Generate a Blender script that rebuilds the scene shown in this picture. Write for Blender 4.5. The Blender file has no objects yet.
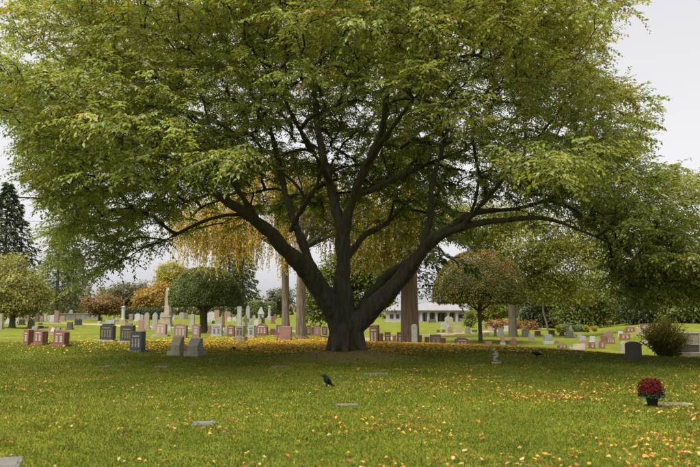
import bpy, bmesh, math, random
import numpy as np
from mathutils import Vector, Matrix, noise as mnoise

R = math.radians
random.seed(7)
rng = np.random.default_rng(11)
sc = bpy.context.scene
C = sc.collection

# ------------------------------------------------------------------ camera
F = 700.0                                   # focal length in pixels of the 700 px wide photograph
CAMZ = 1.6
TILT = math.atan(76.5 / F)
cam = bpy.data.cameras.new('camera')
cam.sensor_width = 36.0
cam.lens = 36.0 * F / 700.0
cam.clip_start = 0.1
cam.clip_end = 3000
cam.dof.use_dof = True
cam.dof.focus_distance = 21.0
cam.dof.aperture_fstop = 2.0
cam_o = bpy.data.objects.new('camera', cam)
C.objects.link(cam_o)
cam_o.location = (0, 0, CAMZ)
cam_o.rotation_euler = (math.pi / 2 + TILT, 0, 0)
sc.camera = cam_o

# ------------------------------------------------------------------ sky, sun, exposure
SUN_EL, SUN_AZ = 60.0, 226.0                # azimuth clockwise from +Y (view direction): high, left of the camera
w = bpy.data.worlds.new('World')
sc.world = w
w.use_nodes = True
nt = w.node_tree
nt.nodes.clear()
out = nt.nodes.new('ShaderNodeOutputWorld')
bg = nt.nodes.new('ShaderNodeBackground')
sky = nt.nodes.new('ShaderNodeTexSky')
sky.sky_type = 'NISHITA'
sky.sun_disc = False
sky.sun_elevation = R(SUN_EL)
sky.sun_rotation = R(SUN_AZ)
sky.air_density = 1.0
sky.dust_density = 3.0
hs = nt.nodes.new('ShaderNodeHueSaturation')
hs.inputs['Saturation'].default_value = 0.06
mixw = nt.nodes.new('ShaderNodeMix')
mixw.data_type = 'RGBA'
mixw.inputs[0].default_value = 0.5          # thick even cloud over the clear sky
mixw.inputs[7].default_value = (4.5, 4.46, 4.72, 1)
nt.links.new(sky.outputs[0], hs.inputs['Color'])
nt.links.new(hs.outputs[0], mixw.inputs[6])
nt.links.new(mixw.outputs[2], bg.inputs[0])
bg.inputs[1].default_value = 0.0375
nt.links.new(bg.outputs[0], out.inputs[0])

sl = bpy.data.lights.new('sun', 'SUN')
sl.energy = 1.35
sl.angle = R(55)
sl.color = (1.0, 0.95, 0.86)
so = bpy.data.objects.new('sun', sl)
C.objects.link(so)
sd = Vector((math.sin(R(SUN_AZ)) * math.cos(R(SUN_EL)), math.cos(R(SUN_AZ)) * math.cos(R(SUN_EL)), math.sin(R(SUN_EL))))
so.rotation_euler = sd.to_track_quat('Z', 'Y').to_euler()
so.location = (0, 0, 40)

sc.view_settings.view_transform = 'Standard'
sc.view_settings.look = 'None'
sc.view_settings.gamma = 1.0
sc.view_settings.exposure = 2.45
sc.render.engine = 'CYCLES'
sc.cycles.max_bounces = 8
sc.cycles.diffuse_bounces = 6
sc.cycles.transmission_bounces = 4
sc.cycles.use_denoising = True
sc.cycles.denoising_prefilter = 'ACCURATE'

# ------------------------------------------------------------------ terrain and pixel rays
def sstep(t):
    t = np.clip(t, 0, 1)
    return t * t * (3 - 2 * t)

def terrain(x, y):
    x = np.asarray(x, float)
    y = np.asarray(y, float)
    yy = np.maximum(y, 4.0)
    u = 350 + F * x / yy
    crest = np.interp(u, [300, 360, 430, 505, 565, 630, 700], [44, 37, 35, 32.5, 29.5, 26.5, 25.5])
    drop = np.interp(u, [285, 365, 430, 700], [0.0, 1.0, 1.05, 1.1])
    z = -drop * sstep((yy - crest + 3) / 17.0)
    rise = np.interp(u, [585, 650], [0.0, 1.0])
    z = z + rise * 1.0 * sstep((yy - 50) / 22.0)
    z = z + 0.035 * np.sin(x * 0.55 + 1.3) * np.sin(y * 0.41 + 0.7) * sstep((yy - 4) / 6)
    z = z + 0.02 * np.sin(x * 1.31 + y * 0.77)
    # leaf-littered mound round the foot of the big tree
    d = np.hypot((x - TX + .05) / 2.0, (y - TY + 1.2) / 2.3)
    z = z + 0.24 * np.exp(-d ** 3.2 * .9) * (1 + .12 * np.sin(x * 4.1 + y * 2.3) * np.sin(y * 3.7))
    return z

TX, TY = -0.14, 25.0
ct, st_ = math.cos(TILT), math.sin(TILT)

def ray(px, py):
    a = (px - 350) / F
    b = (233.5 - py) / F
    return Vector((a, ct - b * st_, st_ + b * ct))

def at(px, py, Y):
    d = ray(px, py)
    t = Y / d.y
    return Vector((d.x * t, Y, CAMZ + d.z * t))

def hit(px, py):
    d = ray(px, py)
    prev = None
    for Y in np.concatenate([np.arange(4, 60, 0.1), np.arange(60, 320, 0.5)]):
        t = Y / d.y
        x, z = d.x * t, CAMZ + d.z * t
        if z <= float(terrain(x, Y)):
            return Vector((x, Y, float(terrain(x, Y))))
    t = 300 / d.y
    return Vector((d.x * t, 300, float(terrain(d.x * t, 300))))

def col(px, Y):
    x = (px - 350) / F * Y
    return Vector((x, Y, float(terrain(x, Y))))

def proj(p):
    """world points -> photo pixels"""
    p = np.asarray(p, float)
    X = p[..., 0]
    dy = p[..., 1]
    dz = p[..., 2] - CAMZ
    fwd = dy * ct + dz * st_
    up = -dy * st_ + dz * ct
    return 350 + F * X / fwd, 233.5 - F * up / fwd

# ------------------------------------------------------------------ helpers
def tag(o, label=None, cat=None, group=None, kind=None):
    if label: o['label'] = label
    if cat: o['category'] = cat
    if group: o['group'] = group
    if kind: o['kind'] = kind
    return o

def link(name, me, mat, parent=None, loc=None):
    o = bpy.data.objects.new(name, me)
    C.objects.link(o)
    if mat is not None and len(me.materials) == 0:
        me.materials.append(mat)
    if parent is not None: o.parent = parent
    if loc is not None: o.location = loc
    return o

def empty(name, loc, label, cat, group=None, rz=0.0):
    o = bpy.data.objects.new(name, None)
    C.objects.link(o)
    o.location = loc
    o.rotation_euler = (0, 0, rz)
    o.empty_display_size = 0.2
    return tag(o, label, cat, group)

def npmesh(name, verts, faces, tint=None, smooth=False):
    verts = np.ascontiguousarray(verts, np.float32).reshape(-1, 3)
    faces = np.ascontiguousarray(faces, np.int32)
    k = faces.shape[1]
    me = bpy.data.meshes.new(name)
    me.vertices.add(len(verts))
    me.vertices.foreach_set('co', verts.ravel())
    me.loops.add(faces.size)
    me.loops.foreach_set('vertex_index', faces.ravel())
    me.polygons.add(len(faces))
    me.polygons.foreach_set('loop_start', np.arange(0, faces.size, k, dtype=np.int32))
    if smooth:
        me.polygons.foreach_set('use_smooth', np.ones(len(faces), bool))
    if tint is not None:
        a = me.attributes.new('tint', 'FLOAT', 'POINT')
        a.data.foreach_set('value', np.ascontiguousarray(tint, np.float32))
    me.update(calc_edges=True)
    return me

def unit(v):
    return v / np.maximum(np.linalg.norm(v, axis=-1, keepdims=True), 1e-9)

def leaf_mesh(name, p, d, n, L, W, tint, fold=0.25, six=False):
    """p base points, d leaf directions, n rough normals, L length, W width"""
    N = len(p)
    d = unit(d)
    s = unit(np.cross(d, n))
    nn = np.cross(s, d)
    L = np.broadcast_to(np.asarray(L, float).reshape(-1, 1), (N, 1))
    W = np.broadcast_to(np.asarray(W, float).reshape(-1, 1), (N, 1))
    if six:
        a = p
        b1 = p + d * L * .35 + s * W * .5 + nn * W * fold
        b2 = p + d * L * .35 - s * W * .5 + nn * W * fold
        m = p + d * L * .4
        c = p + d * L * .95 - nn * L * .18
        V = np.stack([a, b1, m, b2, c], 1)
        f = np.array([[0, 1, 2], [0, 2, 3], [1, 4, 2], [2, 4, 3]])
        k = 5
    else:
        a = p
        b1 = p + d * L * .42 + s * W * .5 + nn * W * fold
        b2 = p + d * L * .42 - s * W * .5 + nn * W * fold
        c = p + d * L - nn * L * .08
        V = np.stack([a, b1, c, b2], 1)
        f = np.array([[0, 1, 2], [0, 2, 3]])
        k = 4
    faces = (np.arange(N)[:, None, None] * k + f[None]).reshape(-1, 3)
    return npmesh(name, V.reshape(-1, 3), faces, np.repeat(tint, k))

def tube_arrays(pts, rad, sides=8, cap=False):
    pts = np.asarray(pts, float)
    n = len(pts)
    t = np.gradient(pts, axis=0)
    t = unit(t)
    ref = np.array([0.0, 0, 1]) if abs(t[0, 2]) < .9 else np.array([1.0, 0, 0])
    u = unit(np.cross(t[0], ref))
    us = []
    for i in range(n):
        u = u - t[i] * np.dot(u, t[i])
        u = u / max(np.linalg.norm(u), 1e-9)
        us.append(u)
    us = np.array(us)
    vs = np.cross(t, us)
    an = np.arange(sides) * 2 * math.pi / sides
    ring = us[:, None] * np.cos(an)[None, :, None] + vs[:, None] * np.sin(an)[None, :, None]
    V = pts[:, None] + ring * np.asarray(rad, float).reshape(-1, 1, 1)
    V = V.reshape(-1, 3)
    i = np.arange(n - 1)[:, None] * sides
    j = np.arange(sides)[None]
    j2 = (j + 1) % sides
    Fc = np.stack([i + j, i + j2, i + sides + j2, i + sides + j], -1).reshape(-1, 4)
    if cap:
        Fc = np.concatenate([Fc, _capf(0, sides, True), _capf((n - 1) * sides, sides, False)])
    return V, Fc

def _capf(o, s, rev):
    q = [[o, o + k, o + k + 1, min(o + k + 2, o + s - 1)] for k in range(1, s - 1, 2)]
    q = [[a, b, c, d] if c != d else [a, b, c, a] for a, b, c, d in q]
    q = [x for x in q if len(set(x)) == 4]
    q = np.array(q, int).reshape(-1, 4)
    return q[:, ::-1] if rev else q

def tubes_mesh(name, lst, smooth=True):
    VV, FF, o = [], [], 0
    for V, Fc in lst:
        VV.append(V)
        FF.append(Fc + o)
        o += len(V)
    return npmesh(name, np.concatenate(VV), np.concatenate(FF), smooth=smooth)

def spline(P, n):
    """Catmull-Rom through control rows (x,y,z,r)"""
    P = np.asarray(P, float)
    Q = np.vstack([2 * P[0] - P[1], P, 2 * P[-1] - P[-2]])
    o = []
    for i in range(len(P) - 1):
        p0, p1, p2, p3 = Q[i:i + 4]
        for t in np.linspace(0, 1, n, endpoint=False):
            o.append(0.5 * ((2 * p1) + (p2 - p0) * t + (2 * p0 - 5 * p1 + 4 * p2 - p3) * t * t + (3 * p1 - p0 - 3 * p2 + p3) * t ** 3))
    o.append(P[-1])
    return np.array(o)

def bm_mesh(name, bm, mat=None, smooth=False):
    bmesh.ops.recalc_face_normals(bm, faces=bm.faces)
    me = bpy.data.meshes.new(name)
    bm.to_mesh(me)
    bm.free()
    if smooth:
        for p in me.polygons: p.use_smooth = True
    if mat: me.materials.append(mat)
    return me

def box(bm, x0, x1, y0, y1, z0, z1, tx=0.0, ty=0.0):
    v = [bm.verts.new(c) for c in ((x0, y0, z0), (x1, y0, z0), (x1, y1, z0), (x0, y1, z0),
                                   (x0 + tx, y0 + ty, z1), (x1 - tx, y0 + ty, z1), (x1 - tx, y1 - ty, z1), (x0 + tx, y1 - ty, z1))]
    for f in ((3, 2, 1, 0), (4, 5, 6, 7), (0, 1, 5, 4), (1, 2, 6, 5), (2, 3, 7, 6), (3, 0, 4, 7)):
        bm.faces.new([v[i] for i in f])

def prism(bm, outline, y0, y1):
    a = [bm.verts.new((x, y0, z)) for x, z in outline]
    b = [bm.verts.new((x, y1, z)) for x, z in outline]
    bm.faces.new(a)
    bm.faces.new(b[::-1])
    n = len(a)
    for i in range(n):
        bm.faces.new((a[i], b[i], b[(i + 1) % n], a[(i + 1) % n]))

def lathe(bm, prof, seg=12):
    rings = []
    for r, z in prof:
        rings.append([bm.verts.new((r * math.cos(2 * math.pi * k / seg), r * math.sin(2 * math.pi * k / seg), z)) for k in range(seg)])
    for a, b in zip(rings, rings[1:]):
        for k in range(seg):
            bm.faces.new((a[k], a[(k + 1) % seg], b[(k + 1) % seg], b[k]))
    bm.faces.new(rings[0][::-1])
    bm.faces.new(rings[-1])

def bevel(bm, r):
    bmesh.ops.bevel(bm, geom=list(bm.edges), offset=r, segments=2, affect='EDGES', profile=0.6, clamp_overlap=True)

# ------------------------------------------------------------------ materials
def newmat(name):
    m = bpy.data.materials.new(name)
    m.use_nodes = True
    t = m.node_tree
    b = t.nodes['Principled BSDF']
    return m, t, b

def ramp(t, stops):
    r = t.nodes.new('ShaderNodeValToRGB')
    e = r.color_ramp.elements
    while len(e) < len(stops): e.new(0.5)
    for k, (p, c) in enumerate(stops):
        e[k].position = p
        e[k].color = (*c, 1)
    return r

def texnoise(t, scale, detail=4, rough=0.6, vec=None, coord='Object', mapscale=None):
    n = t.nodes.new('ShaderNodeTexNoise')
    n.inputs['Scale'].default_value = scale
    n.inputs['Detail'].default_value = detail
    n.inputs['Roughness'].default_value = rough
    tc = t.nodes.new('ShaderNodeTexCoord')
    src = tc.outputs[coord]
    if mapscale:
        mp = t.nodes.new('ShaderNodeMapping')
        mp.inputs['Scale'].default_value = mapscale
        t.links.new(src, mp.inputs[0])
        src = mp.outputs[0]
    t.links.new(src, n.inputs['Vector'])
    return n

def mixc(t, fac, a, b, mode='MIX'):
    m = t.nodes.new('ShaderNodeMix')
    m.data_type = 'RGBA'
    m.blend_type = mode
    for sock, v in ((m.inputs[0], fac), (m.inputs[6], a), (m.inputs[7], b)):
        if hasattr(v, 'is_output'):
            t.links.new(v, sock)
        elif isinstance(v, (int, float)):
            sock.default_value = v
        else:
            sock.default_value = (*v, 1)
    return m.outputs[2]

def leaf_mat(name, stops, trans=0.35, rough=0.5, tcol=None, spec=.35):
    m, t, b = newmat(name)
    at_ = t.nodes.new('ShaderNodeAttribute')
    at_.attribute_name = 'tint'
    r = ramp(t, stops)
    t.links.new(at_.outputs['Fac'], r.inputs[0])
    n = texnoise(t, 0.9, 3)
    rr = ramp(t, [(0.3, (0.72, 0.74, 0.7)), (0.7, (1.2, 1.15, 1.1))])
    t.links.new(n.outputs['Fac'], rr.inputs[0])
    c = mixc(t, 1.0, r.outputs[0], rr.outputs[0], 'MULTIPLY')
    t.links.new(c, b.inputs['Base Color'])
    b.inputs['Roughness'].default_value = rough
    b.inputs['Specular IOR Level'].default_value = spec
    tr = t.nodes.new('ShaderNodeBsdfTranslucent')
    tc = mixc(t, 1.0, c, tcol or (1.25, 1.25, 0.5), 'MULTIPLY')
    t.links.new(tc, tr.inputs[0])
    ms = t.nodes.new('ShaderNodeMixShader')
    ms.inputs[0].default_value = trans
    t.links.new(b.outputs[0], ms.inputs[1])
    t.links.new(tr.outputs[0], ms.inputs[2])
    t.links.new(ms.outputs[0], t.nodes['Material Output'].inputs[0])
    return m

def bark_mat(name, c1, c2, scale=6, stretch=0.25, bump=0.6, moss=None):
    m, t, b = newmat(name)
    n = texnoise(t, scale, 8, 0.7, mapscale=(1, 1, stretch))
    n2 = texnoise(t, scale * 0.25, 3, 0.6)
    r = ramp(t, [(0.32, c1), (0.68, c2)])
    t.links.new(n.outputs['Fac'], r.inputs[0])
    c = r.outputs[0]
    if moss:
        rm = ramp(t, [(0.5, (0, 0, 0)), (0.68, (1, 1, 1))])
        t.links.new(n2.outputs['Fac'], rm.inputs[0])
        c = mixc(t, rm.outputs[0], c, moss)
    t.links.new(c, b.inputs['Base Color'])
    b.inputs['Roughness'].default_value = 0.9
    bp = t.nodes.new('ShaderNodeBump')
    bp.inputs['Strength'].default_value = bump
    bp.inputs['Distance'].default_value = 0.04
    t.links.new(n.outputs['Fac'], bp.inputs['Height'])
    t.links.new(bp.outputs[0], b.inputs['Normal'])
    return m

def stone_mat(name, c, var=0.35, rough=0.65, stain=0.5, speck=60):
    m, t, b = newmat(name)
    c = np.array(c)
    n = texnoise(t, speck, 2, 0.5)
    r = ramp(t, [(0.3, tuple(c * (1 - var))), (0.7, tuple(np.minimum(c * (1 + var), .85)))])
    t.links.new(n.outputs['Fac'], r.inputs[0])
    n2 = texnoise(t, 3.0, 6, 0.7)
    r2 = ramp(t, [(0.42, (0, 0, 0)), (0.7, (stain, stain, stain))])
    t.links.new(n2.outputs['Fac'], r2.inputs[0])
    cc = mixc(t, r2.outputs[0], r.outputs[0], tuple(c * 0.35 + np.array([.012, .014, .006])))
    t.links.new(cc, b.inputs['Base Color'])
    b.inputs['Roughness'].default_value = rough
    bp = t.nodes.new('ShaderNodeBump')
    bp.inputs['Strength'].default_value = 0.25
    bp.inputs['Distance'].default_value = 0.01
    t.links.new(n2.outputs['Fac'], bp.inputs['Height'])
    t.links.new(bp.outputs[0], b.inputs['Normal'])
    return m

def plain_mat(name, c, rough=0.7, var=0.2, scale=4):
    m, t, b = newmat(name)
    c = np.array(c)
    n = texnoise(t, scale, 4, 0.6)
    r = ramp(t, [(0.3, tuple(c * (1 - var))), (0.7, tuple(c * (1 + var)))])
    t.links.new(n.outputs['Fac'], r.inputs[0])
    t.links.new(r.outputs[0], b.inputs['Base Color'])
    b.inputs['Roughness'].default_value = rough
    return m

M = {}
M['leaf_main'] = leaf_mat('leaf_cherry', [(0.0, (.100, .145, .028)), (0.45, (.228, .264, .062)), (0.75, (.335, .335, .080)), (0.9, (.44, .29, .05)), (1.0, (.34, .13, .02))], 0.48, 0.42, (1.10, 1.2, .55), .45)
M['leaf_green'] = leaf_mat('leaf_mid_green', [(0, (.065, .088, .016)), (.6, (.13, .16, .028)), (1, (.22, .23, .04))])
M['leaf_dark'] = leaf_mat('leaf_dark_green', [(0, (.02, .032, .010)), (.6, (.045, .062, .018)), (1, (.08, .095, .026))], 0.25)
M['leaf_olive'] = leaf_mat('leaf_olive', [(0, (.14, .145, .035)), (.6, (.26, .255, .06)), (1, (.34, .30, .07))])
M['leaf_lime'] = leaf_mat('leaf_yellow_green', [(0, (.10, .12, .016)), (.6, (.20, .215, .026)), (1, (.38, .33, .035))], 0.45)
M['leaf_gold'] = leaf_mat('leaf_gold', [(0, (.36, .32, .07)), (.5, (.64, .51, .10)), (1, (.72, .54, .11))], 0.5, tcol=(1.2, 1.0, .5))
M['leaf_goldgreen'] = leaf_mat('leaf_gold_green', [(0, (.13, .15, .02)), (.5, (.26, .25, .03)), (1, (.60, .38, .04))], 0.5, tcol=(1.2, 1.05, .5))
M['leaf_rust'] = leaf_mat('leaf_rust', [(0, (.10, .088, .03)), (.5, (.20, .125, .04)), (1, (.28, .16, .05))], 0.3, tcol=(1.2, .9, .5))
M['leaf_orange'] = leaf_mat('leaf_orange', [(0, (.16, .14, .03)), (.5, (.33, .22, .04)), (1, (.46, .30, .05))], 0.35, tcol=(1.2, .95, .5))
M['leaf_topiary'] = leaf_mat('leaf_clipped', [(0, (.07, .092, .024)), (.6, (.125, .155, .046)), (1, (.20, .225, .08))], 0.15, 0.6, None, .2)
M['leaf_redtop'] = leaf_mat('leaf_clipped_red', [(0, (.07, .08, .018)), (.5, (.14, .14, .032)), (.72, (.20, .13, .04)), (1, (.30, .09, .05))], 0.15, 0.7, None, .15)
M['leaf_grey'] = leaf_mat('leaf_grey_green', [(0, (.07, .075, .035)), (.6, (.12, .12, .055)), (1, (.18, .15, .07))])
M['leaf_laurel'] = leaf_mat('leaf_shrub', [(0, (.03, .05, .01)), (.5, (.08, .105, .018)), (.85, (.19, .18, .045)), (1, (.30, .20, .05))])
M['leaf_carpet'] = leaf_mat('leaf_carpet', [(0, (.16, .045, .015)), (.3, (.45, .22, .02)), (.6, (.62, .38, .03)), (1, (.66, .45, .05))], 0.15, 0.6, tcol=(1.1, .9, .5))
M['leaf_fallen'] = leaf_mat('leaf_fallen', [(0, (.13, .035, .014)), (.2, (.27, .09, .018)), (.45, (.42, .19, .024)), (.75, (.45, .27, .035)), (.92, (.42, .30, .14)), (1, (.09, .045, .022))], 0.15, 0.6, tcol=(1.1, .9, .5))
M['blade'] = leaf_mat('grass_blade', [(0, (.038, .068, .004)), (.5, (.086, .124, .007)), (.85, (.165, .182, .014)), (1, (.42, .34, .10))], 0.35, 0.7, (1.15, 1.15, .5), .2)
M['bark'] = bark_mat('bark_dark', (.009, .007, .0045), (.070, .056, .036), 9, 0.2, 1.0, (.045, .052, .017))
M['bark_twig'] = bark_mat('bark_twig', (.014, .010, .007), (.04, .031, .02), 20, 0.5, 0.3)
M['bark_pale'] = bark_mat('bark_pale', (.030, .021, .013), (.22, .165, .11), 8, 0.10, 1.0, (.09, .075, .04))
M['bark_red'] = bark_mat('bark_red', (.028, .018, .012), (.17, .105, .063), 8, 0.06, 1.0)
M['bark_grey'] = bark_mat('bark_grey', (.04, .034, .022), (.12, .10, .062), 5, 0.2, 0.8)
M['red'] = stone_mat('red_granite', (.165, .070, .046), .35, .55, .45)
M['pink'] = stone_mat('pink_granite', (.29, .165, .125), .3, .6, .5)
M['brown'] = stone_mat('brown_granite', (.20, .125, .095), .3, .6, .5)
M['black'] = stone_mat('black_granite', (.030, .028, .022), .4, .45, .2)
M['teal'] = stone_mat('dark_green_granite', (.042, .052, .048), .3, .4, .2)
M['grey'] = stone_mat('grey_granite', (.25, .24, .20), .25, .7, .6)
M['white'] = stone_mat('white_marble', (.36, .355, .345), .12, .6, .35)
M['lilac'] = stone_mat('pale_grey_granite', (.29, .285, .27), .15, .6, .5)
M['sand'] = stone_mat('weathered_sandstone', (.30, .26, .18), .25, .8, .6)
M['darkstone'] = stone_mat('mossy_dark_stone', (.075, .072, .048), .35, .8, .5)
M['statue'] = stone_mat('weathered_statue', (.22, .205, .16), .3, .85, .6)
M['marker'] = stone_mat('sunken_marker', (.125, .12, .10), .3, .8, .6)
M['letter_pale'] = plain_mat('engraved_pale', (.38, .33, .29), .8)
M['letter_tan'] = plain_mat('engraved_tan', (.17, .14, .085), .8)
M['letter_dark'] = plain_mat('engraved_dark', (.08, .07, .055), .8)
M['roof'] = plain_mat('roof_grey', (.20, .19, .20), .8, .12, 1.5)
M['bwall'] = plain_mat('white_wall', (.31, .305, .29), .8, .1, 1)
M['glass'] = plain_mat('dark_glass', (.03, .035, .035), .15, .2)
M['crow'] = plain_mat('crow_black', (.006, .006, .007), .65, .3, 30)
M['crow'].node_tree.nodes['Principled BSDF'].inputs['Specular IOR Level'].default_value = .2
M['pot'] = plain_mat('black_plastic', (.012, .012, .011), .45, .2)
M['bloom'] = plain_mat('bloom_crimson', (.105, .003, .007), .9, .5, 40)
M['bloom'].node_tree.nodes['Principled BSDF'].inputs['Specular IOR Level'].default_value = .1
M['bloom_pink'] = plain_mat('bloom_pink', (.55, .10, .32), .7, .2, 40)
M['leaf_mum'] = leaf_mat('leaf_mum', [(0, (.015, .03, .008)), (1, (.06, .085, .03))], .2)
M['dirt'] = plain_mat('path_tan', (.26, .195, .095), .95, .25, 1.2)

def ground_mat():
    m, t, b = newmat('lawn')
    n1 = texnoise(t, 0.35, 6, .65)
    n2 = texnoise(t, 18, 6, .75)
    n3 = texnoise(t, 2.2, 5, .65)
    r1 = ramp(t, [(.3, (.092, .120, .009)), (.55, (.148, .166, .013)), (.75, (.225, .215, .021))])
    t.links.new(n1.outputs['Fac'], r1.inputs[0])
    r2 = ramp(t, [(.3, (.5, .5, .45)), (.7, (1.3, 1.28, 1.25))])
    t.links.new(n2.outputs['Fac'], r2.inputs[0])
    r3 = ramp(t, [(.3, (.62, .68, .6)), (.7, (1.3, 1.22, 1.15))])
    t.links.new(n3.outputs['Fac'], r3.inputs[0])
    c = mixc(t, 1, r1.outputs[0], r2.outputs[0], 'MULTIPLY')
    c = mixc(t, 1, c, r3.outputs[0], 'MULTIPLY')
    # brown soil and rotted leaves on the mound
    at_ = t.nodes.new('ShaderNodeAttribute')
    at_.attribute_name = 'soil'
    rs = ramp(t, [(.35, (.075, .052, .022)), (.65, (.21, .16, .055))])
    t.links.new(n2.outputs['Fac'], rs.inputs[0])
    mm = t.nodes.new('ShaderNodeMath')
    mm.operation = 'MULTIPLY_ADD'
    t.links.new(n3.outputs['Fac'], mm.inputs[0])
    mm.inputs[1].default_value = 0.9
    mm.inputs[2].default_value = -0.45
    ma = t.nodes.new('ShaderNodeMath')
    ma.operation = 'ADD'
    ma.use_clamp = True
    t.links.new(at_.outputs['Fac'], ma.inputs[0])
    t.links.new(mm.outputs[0], ma.inputs[1])
    mk = t.nodes.new('ShaderNodeMath')
    mk.operation = 'MULTIPLY'
    t.links.new(ma.outputs[0], mk.inputs[0])
    gt = t.nodes.new('ShaderNodeMath')
    gt.operation = 'GREATER_THAN'
    gt.inputs[1].default_value = 0.02
    t.links.new(at_.outputs['Fac'], gt.inputs[0])
    t.links.new(gt.outputs[0], mk.inputs[1])
    c = mixc(t, mk.outputs[0], c, rs.outputs[0])
    t.links.new(c, b.inputs['Base Color'])
    b.inputs['Roughness'].default_value = 0.95
    b.inputs['Specular IOR Level'].default_value = 0.15
    bp = t.nodes.new('ShaderNodeBump')
    bp.inputs['Strength'].default_value = 0.7
    bp.inputs['Distance'].default_value = 0.05
    t.links.new(n2.outputs['Fac'], bp.inputs['Height'])
    t.links.new(bp.outputs[0], b.inputs['Normal'])
    return m

# ------------------------------------------------------------------ ground
def build_ground():
    xs = np.unique(np.concatenate([np.arange(-18, 18.01, .26), np.arange(-45, 45, .9), np.linspace(-900, 900, 61)]).round(3))
    ys = np.unique(np.concatenate([np.arange(4, 32, .26), np.arange(32, 90, .8), np.arange(90, 260, 6), np.linspace(-80, 1400, 50)]).round(3))
    X, Y = np.meshgrid(xs, ys)
    Z = terrain(X, Y)
    V = np.stack([X, Y, Z], -1).reshape(-1, 3)
    nx, ny = len(xs), len(ys)
    i = np.arange(ny - 1)[:, None] * nx
    j = np.arange(nx - 1)[None]
    Fc = np.stack([i + j, i + j + 1, i + nx + j + 1, i + nx + j], -1).reshape(-1, 4)
    me = npmesh('ground', V, Fc, smooth=True)
    a = me.attributes.new('soil', 'FLOAT', 'POINT')
    d = np.hypot((X - TX) / 1.75, (Y - TY + 1.2) / 2.2)
    s = np.clip(1.45 - d * .9, 0, 1).ravel()
    a.data.foreach_set('value', s.astype(np.float32))
    o = link('ground', me, ground_mat())
    tag(o, kind='structure')
    return o
build_ground()

def draped_strip(name, pts, halfw, mat, lift):
    P = spline([(x, y, 0, 0) for x, y in pts], 14)[:, :2]
    T = unit(np.gradient(P, axis=0))
    Nn = np.stack([-T[:, 1], T[:, 0]], 1)
    cols = np.linspace(-1, 1, 7)
    wob = 1 + .18 * np.sin(np.arange(len(P)) * 1.7) + .1 * np.sin(np.arange(len(P)) * 0.63)
    XY = P[:, None] + Nn[:, None] * (cols[None, :, None] * halfw * wob[:, None, None])
    Z = terrain(XY[..., 0], XY[..., 1]) + lift
    V = np.concatenate([XY, Z[..., None]], -1).reshape(-1, 3)
    i = np.arange(len(P) - 1)[:, None] * 7
    j = np.arange(6)[None]
    Fc = np.stack([i + j, i + j + 1, i + 8 + j, i + 7 + j], -1).reshape(-1, 4)
    o = link(name, npmesh(name, V, Fc, smooth=True), mat)
    tag(o, kind='structure')
    return o

# dirt path crossing behind the pale trunks
draped_strip('path', [((px - 350) / F * Y, Y) for px, Y in ((60, 88), (160, 66), (258, 57), (330, 58), (392, 66), (470, 84), (560, 110))], 1.7, M['dirt'], 0.02)

# ------------------------------------------------------------------ the big spreading tree
def px_limb(rows):
    """rows (px, py, depth, width px) -> x,y,z,r"""
    o = []
    for px, py, Y, wpx in rows:
        p = at(px, py, Y)
        o.append((p.x, p.y, p.z, wpx * Y / F * 0.5 * .72))
    return o

LIMBS = [
    px_limb([(346, 362, 25, 50), (346, 352, 25, 43), (345, 338, 25, 39), (345, 322, 25, 36), (343, 300, 25, 26), (344, 270, 25, 20), (344, 240, 25.1, 17), (338, 214, 25.3, 13), (326, 170, 25.7, 10.5), (318, 125, 26.2, 8), (312, 70, 26.8, 5)]),
    px_limb([(343, 338, 24.9, 26), (334, 312, 24.7, 28), (316, 283, 24.3, 25), (295, 259, 23.7, 20), (268, 232, 23, 16), (240, 211, 22.2, 12.5), (212, 192, 21.5, 10), (182, 176, 20.8, 7.5), (145, 158, 20, 5)]),
    px_limb([(318, 285, 24.5, 14), (304, 248, 25.3, 10.5), (289, 208, 26.2, 9), (279, 165, 27.2, 7), (268, 118, 28, 5)]),
    px_limb([(290, 232, 25.6, 6), (303, 208, 25, 5.5), (318, 181, 24.2, 4.5), (328, 150, 23, 3.5)]),
    px_limb([(344, 238, 25.1, 13), (352, 204, 25, 11.5), (366, 166, 24.6, 10), (382, 132, 24, 8.5), (388, 90, 23.4, 6), (398, 40, 23, 4)]),
    px_limb([(356, 196, 24.9, 7), (374, 189, 25.5, 6.5), (398, 178, 26.4, 5.5), (430, 163, 27.5, 4.5), (466, 150, 28.5, 3.5)]),
    px_limb([(345, 262, 25.3, 8), (362, 238, 26.6, 6.5), (388, 222, 28.2, 5), (410, 200, 30, 3.5)]),
    px_limb([(348, 338, 24.9, 24), (360, 320, 24.8, 26), (382, 298, 24.6, 24), (402, 278, 24.3, 20), (416, 258, 24.0, 17), (434, 240, 23.6, 14), (462, 227, 23.0, 11), (500, 221, 22.4, 8.5), (542, 218, 21.8, 6.5), (585, 232, 21.2, 4.5), (650, 262, 20.6, 3)]),
    px_limb([(348, 325, 25.2, 14), (368, 297, 25.4, 12), (388, 277, 25.2, 11), (408, 262, 24.6, 10)]),
    px_limb([(420, 254, 24, 10), (429, 224, 24.2, 8.5), (433, 182, 24.6, 7), (446, 135, 25.2, 5), (452, 90, 26, 3.5)]),
    px_limb([(436, 239, 23.6, 9), (470, 214, 23.9, 7), (528, 206, 24.3, 5.5), (590, 180, 24.6, 4), (628, 150, 24.8, 3)]),
    px_limb([(258, 223, 22.8, 8), (232, 180, 21.3, 6), (200, 130, 20, 4.5), (160, 85, 19, 3)]),
    px_limb([(366, 166, 24.6, 7), (392, 128, 21.8, 5.5), (430, 80, 19.3, 4), (470, 40, 17.8, 3)]),
    px_limb([(330, 182, 25.5, 7), (300, 130, 22.5, 5.5), (270, 75, 19.5, 4), (240, 35, 18, 3)]),
    px_limb([(462, 227, 23, 7), (520, 160, 20.5, 5), (560, 110, 19, 4), (590, 70, 18.5, 3)]),
]

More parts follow.
